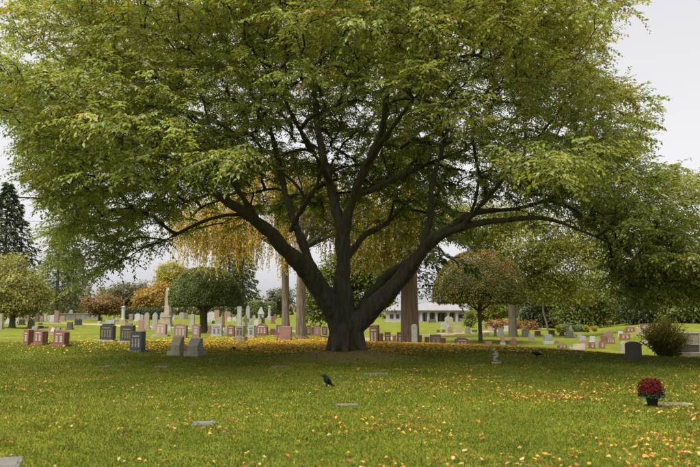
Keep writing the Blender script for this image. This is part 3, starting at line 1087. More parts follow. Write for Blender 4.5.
right_trees = [
    (545, 105, [(545, 300, 26, 22), (538, 320, 18, 12), (556, 318, 16, 12)], 'leaf_dark', 'dark evergreen behind the thin leaning stem'),
    (580, 100, [(582, 296, 26, 26), (572, 314, 18, 14), (596, 312, 16, 12)], 'leaf_green', 'mid green tree behind the clipped hedge and monument'),
    (612, 112, [(612, 290, 26, 30), (604, 318, 18, 12), (624, 316, 16, 12)], 'leaf_olive', 'olive green tree behind the red gravestones on the slope'),
    (650, 96, [(650, 290, 30, 26), (640, 312, 20, 14), (664, 310, 20, 12)], 'leaf_dark', 'dark tree at the top of the grassy slope'),
    (692, 90, [(690, 292, 30, 26), (680, 312, 20, 12), (706, 312, 20, 14)], 'leaf_green', 'green tree behind the flat topped stone monument'),
    (500, 130, [(500, 300, 24, 16), (488, 312, 14, 9)], 'leaf_lime', 'yellowing tree far behind the red flecked dome tree'),
]
for px, Y, lb, mt, lab in right_trees:
    broadleaf('wood_tree', lab, px, col(px, Y), lb, M[mt], 420, 26, .36, .3, 'bark_grey', .6, .5, 'trees at the back of the cemetery')
root = empty('thin_tree', col(546, 92), 'thin pale leaning stem in front of dark evergreens', 'tree')
trunk(root, root.location, [(0, 0, -.1, .16), (-.1, 0, .8, .12), (-.5, 0, 2.4, .1), (-.55, 0, 4.5, .07)], M['bark_pale'], (), 10)
bb = root.location
foliage('crown', M['leaf_green'], root, bb, [(bb.x - .6, bb.y, bb.z + 5.2, 1.6, 1.6, 1.2)], 80, 20, .26, .4)

# far woodland that reads as one low mass
def woodland():
    n = 260
    X = np.linspace(-260, 260, n) + rng.normal(0, 1.5, n)
    Yw = 235 + rng.normal(0, 12, n)
    Hh = 3.2 + 1.6 * np.abs(np.sin(X * .05)) + rng.uniform(0, 1.6, n) + np.where(X > 60, 5, 0) + np.where(X < -75, 4, 0)
    P = []
    O = []
    for x, y, h in zip(X, Yw, Hh):
        s = rand_sphere(110, .5)
        P.append(np.array([x, y, h * .45]) + s * np.array([2.4, 2.4, h * .55]))
        O.append(s)
    P = np.concatenate(P); O = np.concatenate(O)
    P[:, 2] += terrain(P[:, 0], P[:, 1])
    N = O + np.array([0, 0, .6]) + rng.normal(0, .4, P.shape)
    D = np.cross(N, rng.normal(0, 1, P.shape))
    L = rng.uniform(.8, 1.5, len(P))
    T = np.clip(np.repeat(rng.uniform(.2, .9, n), 110) + rng.normal(0, .1, len(P)), 0, 1)
    o = link('distant_woodland', leaf_mesh('distant_woodland', P, D, N, L, L * .7, T), M['leaf_grey'])
    tag(o, 'low grey green band of far woodland along the horizon', 'woodland', kind='stuff')
woodland()

# ------------------------------------------------------------------ clipped hedges and shrubs
def hedge(name, label, px0, px1, ytop, Y, depth, mat, round_=.35, n=3500, size=.22, tint0=.5):
    a, c = col(px0, Y), col(px1, Y)
    base = Vector(((a.x + c.x) / 2, Y, min(a.z, c.z)))
    root = empty(name, base, label, 'hedge')
    W = (c.x - a.x) / 2
    H = at((px0 + px1) / 2, ytop, Y).z - base.z
    u = unit(rng.normal(0, 1, (n, 3)))
    k = 6.0
    s = (np.abs(u) ** k).sum(1, keepdims=True) ** (-1 / k)
    q = u * s
    P = np.stack([q[:, 0] * W, q[:, 1] * depth / 2, H / 2 + q[:, 2] * H / 2], 1) + rng.normal(0, .05, (n, 3))
    N = u + rng.normal(0, .4, (n, 3))
    D = np.cross(N, rng.normal(0, 1, (n, 3)))
    L = rng.uniform(.7, 1.3, n) * size
    tag(link('foliage', leaf_mesh('foliage', P, D, N, L, L * .7, np.clip(tint0 + rng.normal(0, .2, n), 0, 1)), mat, root), kind='stuff')
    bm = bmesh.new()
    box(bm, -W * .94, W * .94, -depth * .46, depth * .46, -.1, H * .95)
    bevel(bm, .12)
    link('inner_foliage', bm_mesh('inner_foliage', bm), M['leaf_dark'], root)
    return root

hedge('clipped_hedge', 'tall clipped hedge block left of the white gabled monument', 250, 263.2, 301.5, 140, 3.5, M['leaf_topiary'], n=3000, size=.3)
hedge('clipped_hedge', 'tall clipped hedge block behind the grey capped column', 264, 276.5, 302.5, 146, 3.5, M['leaf_topiary'], n=3000, size=.3)
hedge('clipped_hedge', 'long dark hedge behind the pointed gravestones', 124, 163, 308.5, 118, 1.6, M['leaf_dark'], n=4000, size=.28, tint0=.6)
hedge('clipped_hedge', 'clipped hedge behind the stepped grey monument', 557.5, 568.5, 325.2, 86, 1.2, M['leaf_topiary'], n=2500, size=.16, tint0=.4)
hedge('clipped_hedge', 'clipped hedge right of the stepped grey monument', 573.5, 582, 325.4, 86, 1.2, M['leaf_topiary'], n=2000, size=.16, tint0=.4)

def shrub(name, label, base, H, Rr, mat, nstem, per, size, tint0, cat='shrub', spread=.55):
    root = empty(name, base, label, cat)
    P, D, N, T, tl = [], [], [], [], []
    for k in range(nstem):
        a = rng.uniform(0, 2 * math.pi)
        q = rng.uniform(0, 1) ** .6
        e = np.array([math.cos(a) * Rr * q, math.sin(a) * Rr * q, H * rng.uniform(.55, 1.0) * (1 - .35 * q * q)])
        s0 = np.array([math.cos(a), math.sin(a), 0]) * Rr * .25 * q
        t = np.linspace(0, 1, 6)[:, None]
        c = s0 * (1 - t) + e * t
        c[:, :2] = s0[:2] * (1 - t) + e[:2] * t ** 1.4
        tl.append(tube_arrays(c, np.linspace(.012, .004, 6), 4))
        tt = rng.uniform(.12, 1, per)
        p = np.stack([np.interp(tt, np.linspace(0, 1, 6), c[:, i]) for i in range(3)], 1) + rng.normal(0, .05, (per, 3))
        P.append(p)
        dd = np.array([math.cos(a) * .5, math.sin(a) * .5, .5]) + rng.normal(0, .55, (per, 3))
        D.append(dd); N.append(rng.normal(0, .6, (per, 3)) + np.array([0, 0, 1]))
        T.append(np.clip(tint0 + rng.normal(0, .15) + rng.normal(0, .15, per) + .25 * (p[:, 2] / H - .5), 0, 1))
    P, D, N, T = map(np.concatenate, (P, D, N, T))
    L = rng.uniform(.6, 1.3, len(P)) * size
    tag(link('stem', tubes_mesh('stem', tl), M['bark_grey'], root), kind='stuff')
    tag(link('foliage', leaf_mesh('foliage', P, D, N, L, L * .42, T), mat, root), kind='stuff')
    return root

shrub('leafy_shrub', 'loose leafy shrub with pale tips beside the stone monument', hit(665, 357), 1.6, .98, M['leaf_laurel'], 200, 50, .10, .78)
shrub('yellow_plant', 'yellow green leafy plant right of the clipped hedge', col(585, 84), .95, .5, M['leaf_lime'], 30, 22, .2, .9, 'plant')
shrub('yellow_plant', 'small yellow green plant behind the pale grey gravestone', col(592.5, 84), .7, .4, M['leaf_lime'], 24, 20, .2, .95, 'plant')
shrub('yellow_plant', 'yellow green bush beside the clipped hedge block', col(556.5, 84), 1.0, .35, M['leaf_lime'], 26, 20, .2, .7, 'plant')

# ------------------------------------------------------------------ gravestones
def outline(kind, w, h):
    hw = w / 2
    if kind == 'round':
        r = min(hw, h * .45)
        k = [( hw * math.cos(a), h - r + r * math.sin(a)) for a in np.linspace(0, math.pi, 11)]
        return [(-hw, 0), (hw, 0)] + k
    if kind == 'serp':
        e = h * .86
        k = [(hw, e), (hw * .86, e + h * .015), (hw * .62, h * .95), (hw * .3, h * .992), (0, h), (-hw * .3, h * .992), (-hw * .62, h * .95), (-hw * .86, e + h * .015), (-hw, e)]
        return [(-hw, 0), (hw, 0)] + k
    if kind == 'point':
        return [(-hw, 0), (hw, 0), (hw * .96, h * .78), (hw * .55, h * .92), (0, h), (-hw * .55, h * .92), (-hw * .96, h * .78)]
    if kind == 'shoulder':
        return [(-hw, 0), (hw, 0), (hw, h * .86), (hw * .72, h * .88), (hw * .6, h), (-hw * .6, h), (-hw * .72, h * .88), (-hw, h * .86)]
    if kind == 'cross':
        a = hw * .36
        return [(-a, 0), (a, 0), (a, h * .52), (hw, h * .52), (hw, h * .74), (a, h * .74), (a, h), (-a, h), (-a, h * .74), (-hw, h * .74), (-hw, h * .52), (-a, h * .52)]
    return [(-hw, 0), (hw, 0), (hw, h), (-hw, h)]

def gravestone(label, px, yb, wpx, yt, shape='flat', mat='grey', d=None, rz=0.0, baseh=.0, basew=1.3, panels=0, let='letter_pale', Y=None, basemat=None, tilt=0.0, group=None, name='gravestone', head=False):
    p = col(px, Y) if Y else hit(px, yb)
    s = p.y / F
    Wd = wpx * s
    H = at(px, yt, p.y).z - p.z
    H = max(H, .12)
    d = d or min(.26, max(.14, Wd * .35))
    root = empty(name, p, label, 'gravestone' if name == 'gravestone' else name.replace('_', ' '), group, R(rz + random.uniform(-4, 4)))
    if name != 'gravestone': root['category'] = name.split('_')[-1]
    bh = baseh if baseh else min(.14, H * .16)
    if shape not in ('obelisk', 'column', 'statue', 'slant', 'urn'):
        bm = bmesh.new()
        box(bm, -Wd / 2 * basew, Wd / 2 * basew, -d * .5 - .07, d * .5 + .07, -.10, bh)
        bevel(bm, .012)
        link('base', bm_mesh('base', bm), M[basemat or mat], root)
        bm = bmesh.new()
        prism(bm, outline(shape, Wd, H - bh), -d / 2, d / 2)
        bevel(bm, min(.014, Wd * .04))
        me = bm_mesh('tablet', bm)
        t_ = link('tablet', me, M[mat], root, (0, 0, bh - .002))
        t_.rotation_euler = (R(tilt + random.uniform(-1.5, 1.5)), R(random.uniform(-1.4, 1.4)), 0)
        h = H - bh
        if panels:
            # engraved panels and lines, standing a few mm proud of the face
            cols = panels
            cw = Wd * .80 / cols
            for k in range(cols):
                cx = -Wd * .40 + cw * (k + .5)
                bm = bmesh.new()
                y0 = -d / 2 - .004
                rows = 7 if H * F / p.y > 13 else 5
                for r_ in range(rows):
                    zc = h * (.16 + .46 * (r_ + .5) / rows)
                    ww = cw * random.uniform(.20, .30)
                    hh = h * .46 / rows * .36
                    box(bm, cx - ww, cx + ww, y0, -d / 2 + .004, zc - hh, zc + hh)
                link('inscription', bm_mesh('inscription', bm), M[let], t_)
            bm = bmesh.new()
            zc = h * .745
            box(bm, -Wd * .30, Wd * .30, -d / 2 - .006, -d / 2 + .004, zc - h * .035, zc + h * .035)
            link('inscription', bm_mesh('inscription', bm), M[let], t_)
    elif shape == 'slant':
        bm = bmesh.new()
        box(bm, -Wd / 2, Wd / 2, -d / 2 - .1, d / 2 + .1, -.10, bh)
        bevel(bm, .02)
        link('base', bm_mesh('base', bm), M[mat], root)
        bm = bmesh.new()
        h = H - bh
        w2 = Wd * .35
        prof = [(-d / 2, 0), (d / 2, 0), (d / 2, h), (d * .10, h), (-d / 2, h * .42)]
        a = [bm.verts.new((-w2, y_, z_)) for y_, z_ in prof]
        b_ = [bm.verts.new((w2, y_, z_)) for y_, z_ in prof]
        bm.faces.new(a); bm.faces.new(b_[::-1])
        for i in range(5):
            bm.faces.new((a[i], b_[i], b_[(i + 1) % 5], a[(i + 1) % 5]))
        bevel(bm, .014)
        link('tablet', bm_mesh('tablet', bm), M[mat], root, (0, 0, bh - .002))
    elif shape == 'obelisk':
        hw = Wd / 2
        pl = H * .28
        bm = bmesh.new()
        box(bm, -hw, hw, -hw, hw, -.15, pl * .25); box(bm, -hw * .8, hw * .8, -hw * .8, hw * .8, pl * .25 + .002, pl * .85)
        box(bm, -hw * .92, hw * .92, -hw * .92, hw * .92, pl * .85 + .002, pl)
        link('plinth', bm_mesh('plinth', bm), M[basemat or mat], root)
        bm = bmesh.new()
        a = hw * .52; h = H - pl
        box(bm, -a, a, -a, a, 0, h * .93, a * .36, a * .36)
        bmesh.ops.bevel(bm, geom=list(bm.edges), offset=.01, segments=1, affect='EDGES')
        q = a * .64
        v = [bm.verts.new(c) for c in ((-q, -q, h * .93 - .004), (q, -q, h * .93 - .004), (q, q, h * .93 - .004), (-q, q, h * .93 - .004), (0, 0, h))]
        for i in range(4): bm.faces.new((v[i], v[(i + 1) % 4], v[4]))
        link('shaft', bm_mesh('shaft', bm), M[mat], root, (0, 0, pl + .002))
    elif shape in ('column', 'urn'):
        hw = Wd / 2
        bm = bmesh.new()
        box(bm, -hw, hw, -hw, hw, -.12, H * .10); box(bm, -hw * .75, hw * .75, -hw * .75, hw * .75, H * .10 + .002, H * .22)
        link('plinth', bm_mesh('plinth', bm), M[basemat or mat], root)
        bm = bmesh.new()
        r0 = hw * .5
        lathe(bm, [(r0 * 1.15, H * .22), (r0, H * .26), (r0 * .85, H * .86), (r0 * 1.0, H * .88), (r0 * 1.3, H * .91), (r0 * 1.3, H * .94), (r0 * .5, H * .96), (r0 * .35, H)], 12)
        link('shaft', bm_mesh('shaft', bm), M[mat], root)
    return root

G = gravestone
# three red granite stones on the left lawn
G('narrow red granite gravestone, slimmest of three red ones near the olive tree', 28, 345.2, 7, 329.6, 'flat', 'red', .30, -26, .09, 1.35, 1)
G('red granite gravestone between two other red ones on the left lawn', 40.5, 345.0, 11.5, 329.2, 'serp', 'red', .34, -20, .10, 1.32, 2)
G('red granite gravestone with arched top and two pale inscription columns', 61, 346.8, 13.5, 330, 'serp', 'red', .32, -20, .11, 1.32, 2)
# black granite pair and dark green stone
G('broad black granite gravestone with tan carved arches and pale plinth', 107.5, 341.2, 14.5, 323.6, 'shoulder', 'black', .30, -16, .08, 1.28, 4, 'letter_tan', basemat='grey')
G('black granite gravestone standing between another black and a dark green one', 127.5, 342.5, 14, 325.2, 'flat', 'black', .26, -16, .08, 1.2, 4, 'letter_tan', basemat='grey')
G('dark green polished gravestone with pale lettering lines', 137.5, 352.2, 13, 331.3, 'flat', 'teal', .30, -14, .08, 1.3, 3, 'letter_pale')
G('pale low gravestone behind the broad black one', 110, 327, 9, 319.8, 'flat', 'lilac')
G('low brown gravestone peeping over the second black stone', 128.5, 330, 7, 322.6, 'flat', 'brown')
# slant markers
G('mossy slant faced grave marker on rough block, left of a paler one', 177, 355.2, 14.5, 336.8, 'slant', 'sand', .34, -16, .16)
G('paler grey slant faced grave marker on rough block base', 195, 356.0, 16.5, 338.2, 'slant', 'grey', .36, -16, .18)
# second row centre left
G('pinkish brown gravestone on wide pale plinth below the obelisk', 161, 336.5, 11, 322.2, 'serp', 'pink', .26, -12, .10, 1.5, 2, basemat='grey')
G('brown gravestone with arched top and three pale inscription strips', 180.5, 338.2, 13, 323.4, 'serp', 'brown', .26, -12, .06, 1.1, 3)
G('narrow brown gravestone with pale panel near the dome tree', 196.2, 337.6, 8, 323.8, 'serp', 'brown', .24, -10, .06, 1.1, 1)
G('plain pinkish slab left of the pointed grey gravestones', 141, 331, 5.5, 320, 'flat', 'pink')
G('pointed grey gravestone, plain and upright, left of its twin', 146.6, 329.4, 5, 312.2, 'point', 'sand', .3, 0, .2, 1.4)
G('pointed grey gravestone with pale recessed face beside the obelisk', 155, 330.2, 5, 312.4, 'point', 'lilac', .3, 0, .2, 1.4)
G('tall weathered stone obelisk on a square plinth', 167, 326.5, 10, 287.6, 'obelisk', 'sand', name='stone_obelisk')
G('pale square block beside the obelisk plinth', 161.8, 325, 4, 312.4, 'shoulder', 'lilac')
G('small pale gravestone leaning low behind the pinkish brown one', 169.3, 331.5, 3.6, 326, 'round', 'lilac', tilt=-8)
G('small white gravestone right of the obelisk', 172.6, 320.6, 4, 315.5, 'round', 'white')
G('slim grey pillar stone behind the brown gravestones', 192, 328.6, 4, 314, 'round', 'grey', .25)
G('low grey gravestone far behind the arched brown one', 181.5, 319.5, 4.5, 312.2, 'shoulder', 'grey')
G('tiny grey gravestone beside a low grey one far back', 185.8, 318.8, 4, 313, 'flat', 'grey')
G('brown far gravestone left of a white pair by the hedge', 131, 321.4, 4, 313.8, 'flat', 'brown')
G('broad white far gravestone in front of the dark hedge', 137.5, 321.3, 5.5, 313.6, 'shoulder', 'white')
G('narrow white far gravestone touching the broad white one', 141.6, 320.6, 3, 314.6, 'round', 'lilac')
G('pale column monument on broad plinth by the rust red tree', 123, 323, 7.5, 305.8, 'column', 'white', name='stone_column', basemat='sand')
G('very tall far stone column standing behind the low wall', 86, 318.6, 8, 286.5, 'obelisk', 'sand', name='stone_obelisk')
# around the dome tree
G('pale grey double gravestone with two panels by the dome tree stem', 217, 336.2, 10.5, 324, 'flat', 'lilac', .26, -8, .05, 1.15, 2, 'letter_dark')
G('grey pillar stone behind the pale double gravestone', 219.8, 327.5, 4.5, 317, 'round', 'grey')
G('slim red stone behind the pale double gravestone', 223.2, 327.3, 2.6, 316.2, 'round', 'red')
G('slim dark stone left of the grey pillar', 213.2, 326.8, 2.8, 320.8, 'flat', 'black')
G('small pinkish stone at the foot of the dome tree stem', 209.4, 333.2, 3.4, 325.8, 'flat', 'pink')
G('white far stone, left of two by the dome tree stem', 208.4, 322.3, 2.6, 317.8, 'round', 'white')
G('white far stone, right of two by the dome tree stem', 212.2, 322.3, 2.4, 318, 'round', 'white')
G('broad white far monument under the dome tree', 211, 320.2, 7, 311.8, 'shoulder', 'white')
G('pink far gravestone under the dome tree', 216.6, 318.3, 5, 310, 'flat', 'pink')
G('low pink far gravestone right of the dome tree stem', 227.5, 318.2, 6, 311.6, 'flat', 'pink')
G('reddish brown upright gravestone between pale and weathered ones', 231, 336.6, 7.2, 324.6, 'serp', 'red', .28, -8, .05, 1.1, 1)
G('low white ledger stone beside the reddish brown gravestone', 226.3, 333.4, 4.4, 328.2, 'flat', 'lilac')
G('weathered grey two tier gravestone on stepped base', 240.3, 341.5, 8, 325.4, 'flat', 'sand', .4, -10, .24, 1.45, 2, 'letter_dark')
G('tall slim pale pillar rising behind the weathered two tier stone', 239.6, 326, 4, 306.6, 'flat', 'lilac', .42)
G('tall grey pillar beside the slim pale one', 248.2, 325.5, 3.6, 306, 'shoulder', 'lilac', .4)
G('weathered stone cross between the grey pillars', 246, 331.5, 5.4, 314.8, 'cross', 'sand', .2, name='stone_cross')
G('pale lilac gravestone with dark plaque near the cross', 251.6, 337.6, 6.6, 325.2, 'flat', 'lilac', .28, -8, .07, 1.3, 1, 'letter_dark')
G('small grey gravestone behind the lilac one', 249.8, 326, 3.8, 319.6, 'round', 'grey')
G('small white gravestone right of the lilac one', 256.6, 326.2, 4.6, 319.3, 'serp', 'white')
G('grey far stone in front of the tall hedge', 254, 320.6, 3.2, 315, 'round', 'grey')
G('broad red brown gravestone with arched top by the path', 262, 335.8, 11.5, 323.4, 'round', 'red', .26, -6, .05, 1.08, 3)
G('dark narrow stone behind the broad red brown gravestone', 263, 324, 3.2, 317.4, 'flat', 'black')
G('white far marker left of another white one beyond the dome tree', 229.4, 321.5, 3.8, 317, 'flat', 'white')
G('white far marker right of another white one beyond the dome tree', 234.4, 321.5, 3.8, 317.2, 'flat', 'white')
G('grey capped column monument in front of the tall hedge', 269.4, 319.4, 5.5, 305.8, 'column', 'lilac', name='stone_column')
G('small red far gravestone near the capped column', 273, 323.6, 3.8, 316, 'flat', 'red')
G('tiny red far gravestone behind the small red one', 275.2, 319.5, 2.2, 313.8, 'round', 'red')
G('red granite gravestone with white cap left of the slim pale trunk', 280.4, 335, 8, 324.8, 'flat', 'red', .24, 0, .05, 1.05, 2)
G('large plain pinkish slab gravestone before the slim pale trunk', 285.8, 340.2, 11.4, 326.4, 'flat', 'pink', .34, -10, .05, 1.02)
G('red gravestone right of the pale ridged trunk', 308.6, 335, 4.2, 325.4, 'flat', 'red', .22, 0, .05, 1.1, 1)
G('pink gravestone with pale panel near the dark forked trunk', 317.2, 335.6, 6.4, 325.4, 'serp', 'pink', .22, 0, .05, 1.1, 1)
G('small pink gravestone between two taller ones near the forked trunk', 312.9, 334.4, 3.6, 327, 'flat', 'pink', .22)
G('reddish gravestone touching the left side of the forked trunk', 324.6, 335.4, 5.4, 326.4, 'flat', 'red', .22, 0, .05, 1.1, 1)
G('low red stone left of the large plain pinkish slab', 272.8, 334.6, 5, 328.6, 'flat', 'red', .22)
# right of the forked trunk, bases behind the crest of the lawn
K = dict(Y=53)
G('tall pinkish gravestone half hidden by the right limb', 374.5, 0, 8.5, 325, 'flat', 'red', .5, -18, .08, 1.1, 2, **K)
G('small red stone peeping out beside the tall pinkish gravestone', 381.2, 0, 3.2, 333, 'flat', 'red', .3, 0, .05, 1.05, **K)
G('low pink stone left of the red double gravestone', 394, 0, 3.4, 335.4, 'flat', 'pink', .3, 0, .05, 1.05, **K)
G('small square red gravestone standing alone behind the crest', 387.4, 0, 6, 332, 'flat', 'red', .3, 0, .05, 1.05, 1, **K)
G('red double gravestone with two white panels before the giant trunk', 401.6, 0, 10.5, 332, 'flat', 'red', .34, -8, .05, 1.05, 2, **K)
G('slim grey pointed gravestone before the giant trunk', 414, 0, 5.6, 324, 'round', 'grey', .3, -10, .1, 1.2, Y=44)
G('narrow red stone right of the slim grey pointed one', 419.2, 0, 3.4, 335, 'flat', 'red', .3, 0, .05, 1.05, Y=50)
G('low red gravestone left of a broad brown one behind the crest', 426.2, 0, 4.4, 336.8, 'flat', 'red', .3, 0, .05, 1.05, Y=50)
G('broad brown gravestone with upright strips behind the crest', 434.8, 0, 10.5, 334.4, 'flat', 'brown', .3, 0, .05, 1.05, 2, Y=50)
G('low red stone right of the broad brown one', 442.4, 0, 4.4, 337.8, 'flat', 'red', .3, 0, .05, 1.05, Y=50)
G('long low red gravestone left of the red flecked dome tree', 460.2, 0, 13, 337.4, 'shoulder', 'red', .3, 0, .05, 1.02, 3, Y=48)
G('long low red stone right of the dome tree stem', 487, 0, 6.4, 341.6, 'flat', 'red', .3, 0, .04, 1.02, Y=44)
G('tiny brown marker, left of two before the pavilion', 438.2, 332.4, 3, 329.4, 'round', 'darkstone')
G('tiny brown marker, right of two before the pavilion', 443.6, 332.6, 3, 329.4, 'round', 'darkstone')
G('grey tapering stone before the pavilion columns', 449.6, 333.4, 5, 325.8, 'point', 'sand', .5, 0, .1, 1.2)
G('grey gravestone on block base left of its look-alike by the pavilion', 458.4, 332.8, 5, 325.8, 'shoulder', 'sand', .6, 0, .25, 1.2)
G('grey gravestone on block base near the bright pyramid tree', 467.6, 333.6, 5, 326.8, 'shoulder', 'sand', .6, 0, .25, 1.2)
G('pale blue grey rounded gravestone before the pavilion', 444.6, 328.6, 6.5, 322.6, 'round', 'lilac', .4)
G('tall pale block monument before the pavilion columns', 449, 327, 7.5, 316.8, 'shoulder', 'sand', 1.0)
G('low long dark stone left of the dome tree stem', 474.6, 332.6, 5.5, 329.8, 'flat', 'darkstone')
G('low grey stone right of the dome tree stem', 486.4, 335.4, 5.5, 332.4, 'flat', 'grey')
G('long low grey stone before the orange shrub', 491.6, 331.4, 5.6, 328.2, 'flat', 'grey')
G('slim dark stone left of a grey pillar stone', 495.4, 336.4, 2.6, 329.4, 'flat', 'darkstone')
G('grey rounded pillar stone left of the flared grey trunk', 500.8, 336.6, 4.6, 327.6, 'flat', 'grey', .4)
G('pink far gravestone beside the orange shrub', 489.6, 330.2, 4.2, 326.4, 'flat', 'pink')
G('white far gravestone left of the flared trunk', 506.6, 330.5, 4.6, 325.6, 'flat', 'white')
G('narrow pink gravestone on white block behind the crest', 502.8, 344.6, 3.6, 336.8, 'flat', 'pink', .25, 0, .16, 1.35, basemat='white')
G('red gravestone with rounded pale framed top behind the crest', 513.6, 345.4, 6.4, 337.8, 'round', 'red', .25, 0, .04, 1.05, 1, 'letter_tan')
G('broad dark grey gravestone right of the flared trunk', 525.8, 337.2, 6.4, 330, 'flat', 'darkstone', .5)
G('beige squarish gravestone in the open right of the flared trunk', 531.6, 340.8, 5.4, 333, 'shoulder', 'sand', .35, -8, .06, 1.1)
G('dark grey gravestone on bright white base before the hedge', 548, 343.8, 8, 333.8, 'serp', 'grey', .3, 0, .20, 1.2, basemat='white')
G('small brown cube marker near the dark grey white based stone', 557.2, 343.4, 3.6, 340.4, 'flat', 'brown')
G('red far gravestone before the dusty orange shrub', 537.6, 335.4, 5.6, 330.8, 'flat', 'red')
G('dark far slab before the dark evergreens', 551.6, 335.4, 6, 330, 'flat', 'darkstone')
G('stepped grey monument with finial between the clipped hedges', 571, 337.4, 7.4, 322.6, 'column', 'grey', name='stone_column')
G('dark wide stone before the stepped grey monument', 569.6, 338.2, 6.8, 330.6, 'shoulder', 'darkstone', .4)
G('dark far stone before the left clipped hedge', 562, 335.8, 4.4, 331.4, 'flat', 'darkstone')
G('beige gravestone right of the stepped monument', 579.4, 337.8, 4.2, 332, 'round', 'sand')
G('grey gravestone behind a broad pinkish one', 583, 341.4, 5.8, 335.8, 'shoulder', 'lilac')
G('broad pinkish gravestone behind the tilted grey slab', 584, 345.4, 8, 340, 'shoulder', 'pink')
G('pale grey gravestone among red ones on the slope', 592.4, 342.4, 4.8, 336, 'flat', 'white')
G('grey rounded gravestone between two red ones', 597.2, 345.2, 4.2, 339.6, 'round', 'grey')
G('red gravestone with pale panel, left of a similar one in the hollow', 592, 348.8, 5.4, 342, 'flat', 'red', .25, 0, .04, 1.2, 1)
G('red gravestone with pale panel, right of a similar one in the hollow', 602, 348.4, 5.2, 341.8, 'flat', 'red', .25, 0, .04, 1.2, 1)
G('tilted grey slab gravestone half sunk behind the crest', 579.6, 351.2, 11.6, 343.8, 'flat', 'sand', .25, -22, .03, 1.02, tilt=-6)
G('low red arched gravestone with white lettering behind the crest', 562.2, 348.8, 8.6, 343.8, 'round', 'red', .25, 0, .04, 1.02, 2)
G('tiny pale stone between the red arch and the tilted slab', 571.6, 349.2, 4, 346.6, 'round', 'lilac')
G('red gravestone with three pale columns on the slope', 610.4, 343.8, 8, 337, 'flat', 'red', .3, -6, .05, 1.15, 3)
G('red gravestone left behind the three column one', 604, 341.8, 6, 335.6, 'flat', 'red')
G('dusky red gravestone behind the three column one', 608.6, 338.8, 8, 330.6, 'round', 'brown', .3)
G('red gravestone with two pale panels beside a white slab', 625, 339.8, 9.6, 333.6, 'flat', 'red', .3, -6, .05, 1.15, 2)
G('pale blue white slab beside the two panel red gravestone', 620.6, 336.6, 4.4, 331, 'flat', 'white')
G('red gravestone with white arches high on the slope', 629.8, 332.6, 8, 326.6, 'shoulder', 'red', .3, -6, .05, 1.1, 2)
G('beige pillar gravestone high on the slope', 639.6, 335, 5.2, 326.8, 'shoulder', 'sand', .4)
G('long red gravestone at the top of the slope', 646, 331.2, 10, 323.8, 'flat', 'red', .3, 0, .05, 1.1, 2)
G('low white slab behind the leafy shrub', 647, 344, 8, 340.4, 'flat', 'white', .4)
# near right
G('dark mossy gravestone with gently curved top near the leafy shrub', 633.6, 359.8, 14.4, 341.4, 'serp', 'darkstone', .22, 9, .04, 1.16)
G('grey rounded gravestone half hidden behind the dark mossy one', 624.6, 354, 6, 341.4, 'round', 'grey', .25)
# left background
for x, yb, wd, yt, sh, mt, lab in [
    (1, 329.4, 3.6, 313.6, 'flat', 'sand', 'tall weathered pillar stone left of the small olive tree'),
    (8, 323.6, 3.4, 318, 'flat', 'white', 'white far gravestone left of the olive tree trunk'),
    (18, 323, 3.4, 316.6, 'round', 'lilac', 'pale far gravestone right of the olive tree trunk'),
    (21.8, 325, 5, 319.6, 'flat', 'black', 'small black gravestone near the olive tree trunk'),
    (26.6, 321.6, 4.6, 314.6, 'flat', 'brown', 'brown far gravestone behind the small black one'),
    (31, 328, 5.8, 320.2, 'shoulder', 'grey', 'grey green gravestone behind the narrow red granite one'),
    (35.2, 330, 5.2, 326.4, 'flat', 'grey', 'low grey block behind the middle red granite gravestone'),
    (36.8, 322, 4, 312.6, 'point', 'darkstone', 'dark pointed far gravestone'),
    (40.8, 328.2, 4, 325.8, 'flat', 'black', 'low black marker behind the middle red granite gravestone'),
    (40.4, 324.6, 3.2, 323, 'flat', 'black', 'tiny black marker alone on the far lawn'),
    (41.4, 321.8, 3.8, 315.8, 'flat', 'pink', 'pink far gravestone left of a pale pillar'),
    (45.4, 321.2, 3, 313.6, 'round', 'lilac', 'pale far pillar stone'),
    (48.4, 321, 3, 315.8, 'round', 'sand', 'beige far gravestone beside a white one'),
    (52.2, 321.8, 4.4, 315, 'serp', 'white', 'white curved top far gravestone'),
    (56.4, 323, 4.2, 310.6, 'flat', 'brown', 'tall brown far monument behind the arched red gravestone'),
    (52.8, 335.2, 4.8, 327.6, 'slant', 'sand', 'grey slant marker behind the arched red gravestone'),
    (51.2, 331.8, 4.4, 326.4, 'round', 'pink', 'small pink gravestone behind the grey slant marker'),
    (58.6, 329.8, 4, 327.6, 'flat', 'grey', 'low grey marker behind the arched red gravestone'),
    (62.6, 321, 4.6, 316, 'flat', 'pink', 'low pink far gravestone before the wall'),
    (69.8, 329.6, 5, 322, 'flat', 'darkstone', 'brown olive gravestone alone on the open lawn'),
    (71, 319.4, 3, 309.8, 'round', 'white', 'white far pillar stone before the wall'),
    (76.4, 325.2, 3, 318.8, 'round', 'black', 'dark far gravestone, left of a close pair'),
    (80, 325.2, 3, 318.8, 'round', 'black', 'dark far gravestone, right of a close pair'),
    (99.4, 324.2, 3, 321, 'round', 'lilac', 'tiny pale gravestone under the rust red tree'),
    (100.8, 320.8, 2.6, 317, 'round', 'white', 'tiny white gravestone behind another under the rust red tree'),
    (109.6, 322.2, 4.4, 318.8, 'round', 'darkstone', 'small dark gravestone under the rust red tree'),
    (113.6, 320.6, 2.6, 317.8, 'flat', 'white', 'tiny white far marker right of the rust red tree'),
    (116, 320.4, 2.4, 318, 'round', 'white', 'tiny white far marker left of the pale column'),
]:
    G(lab, x, yb, wd, yt, sh, mt, .3)

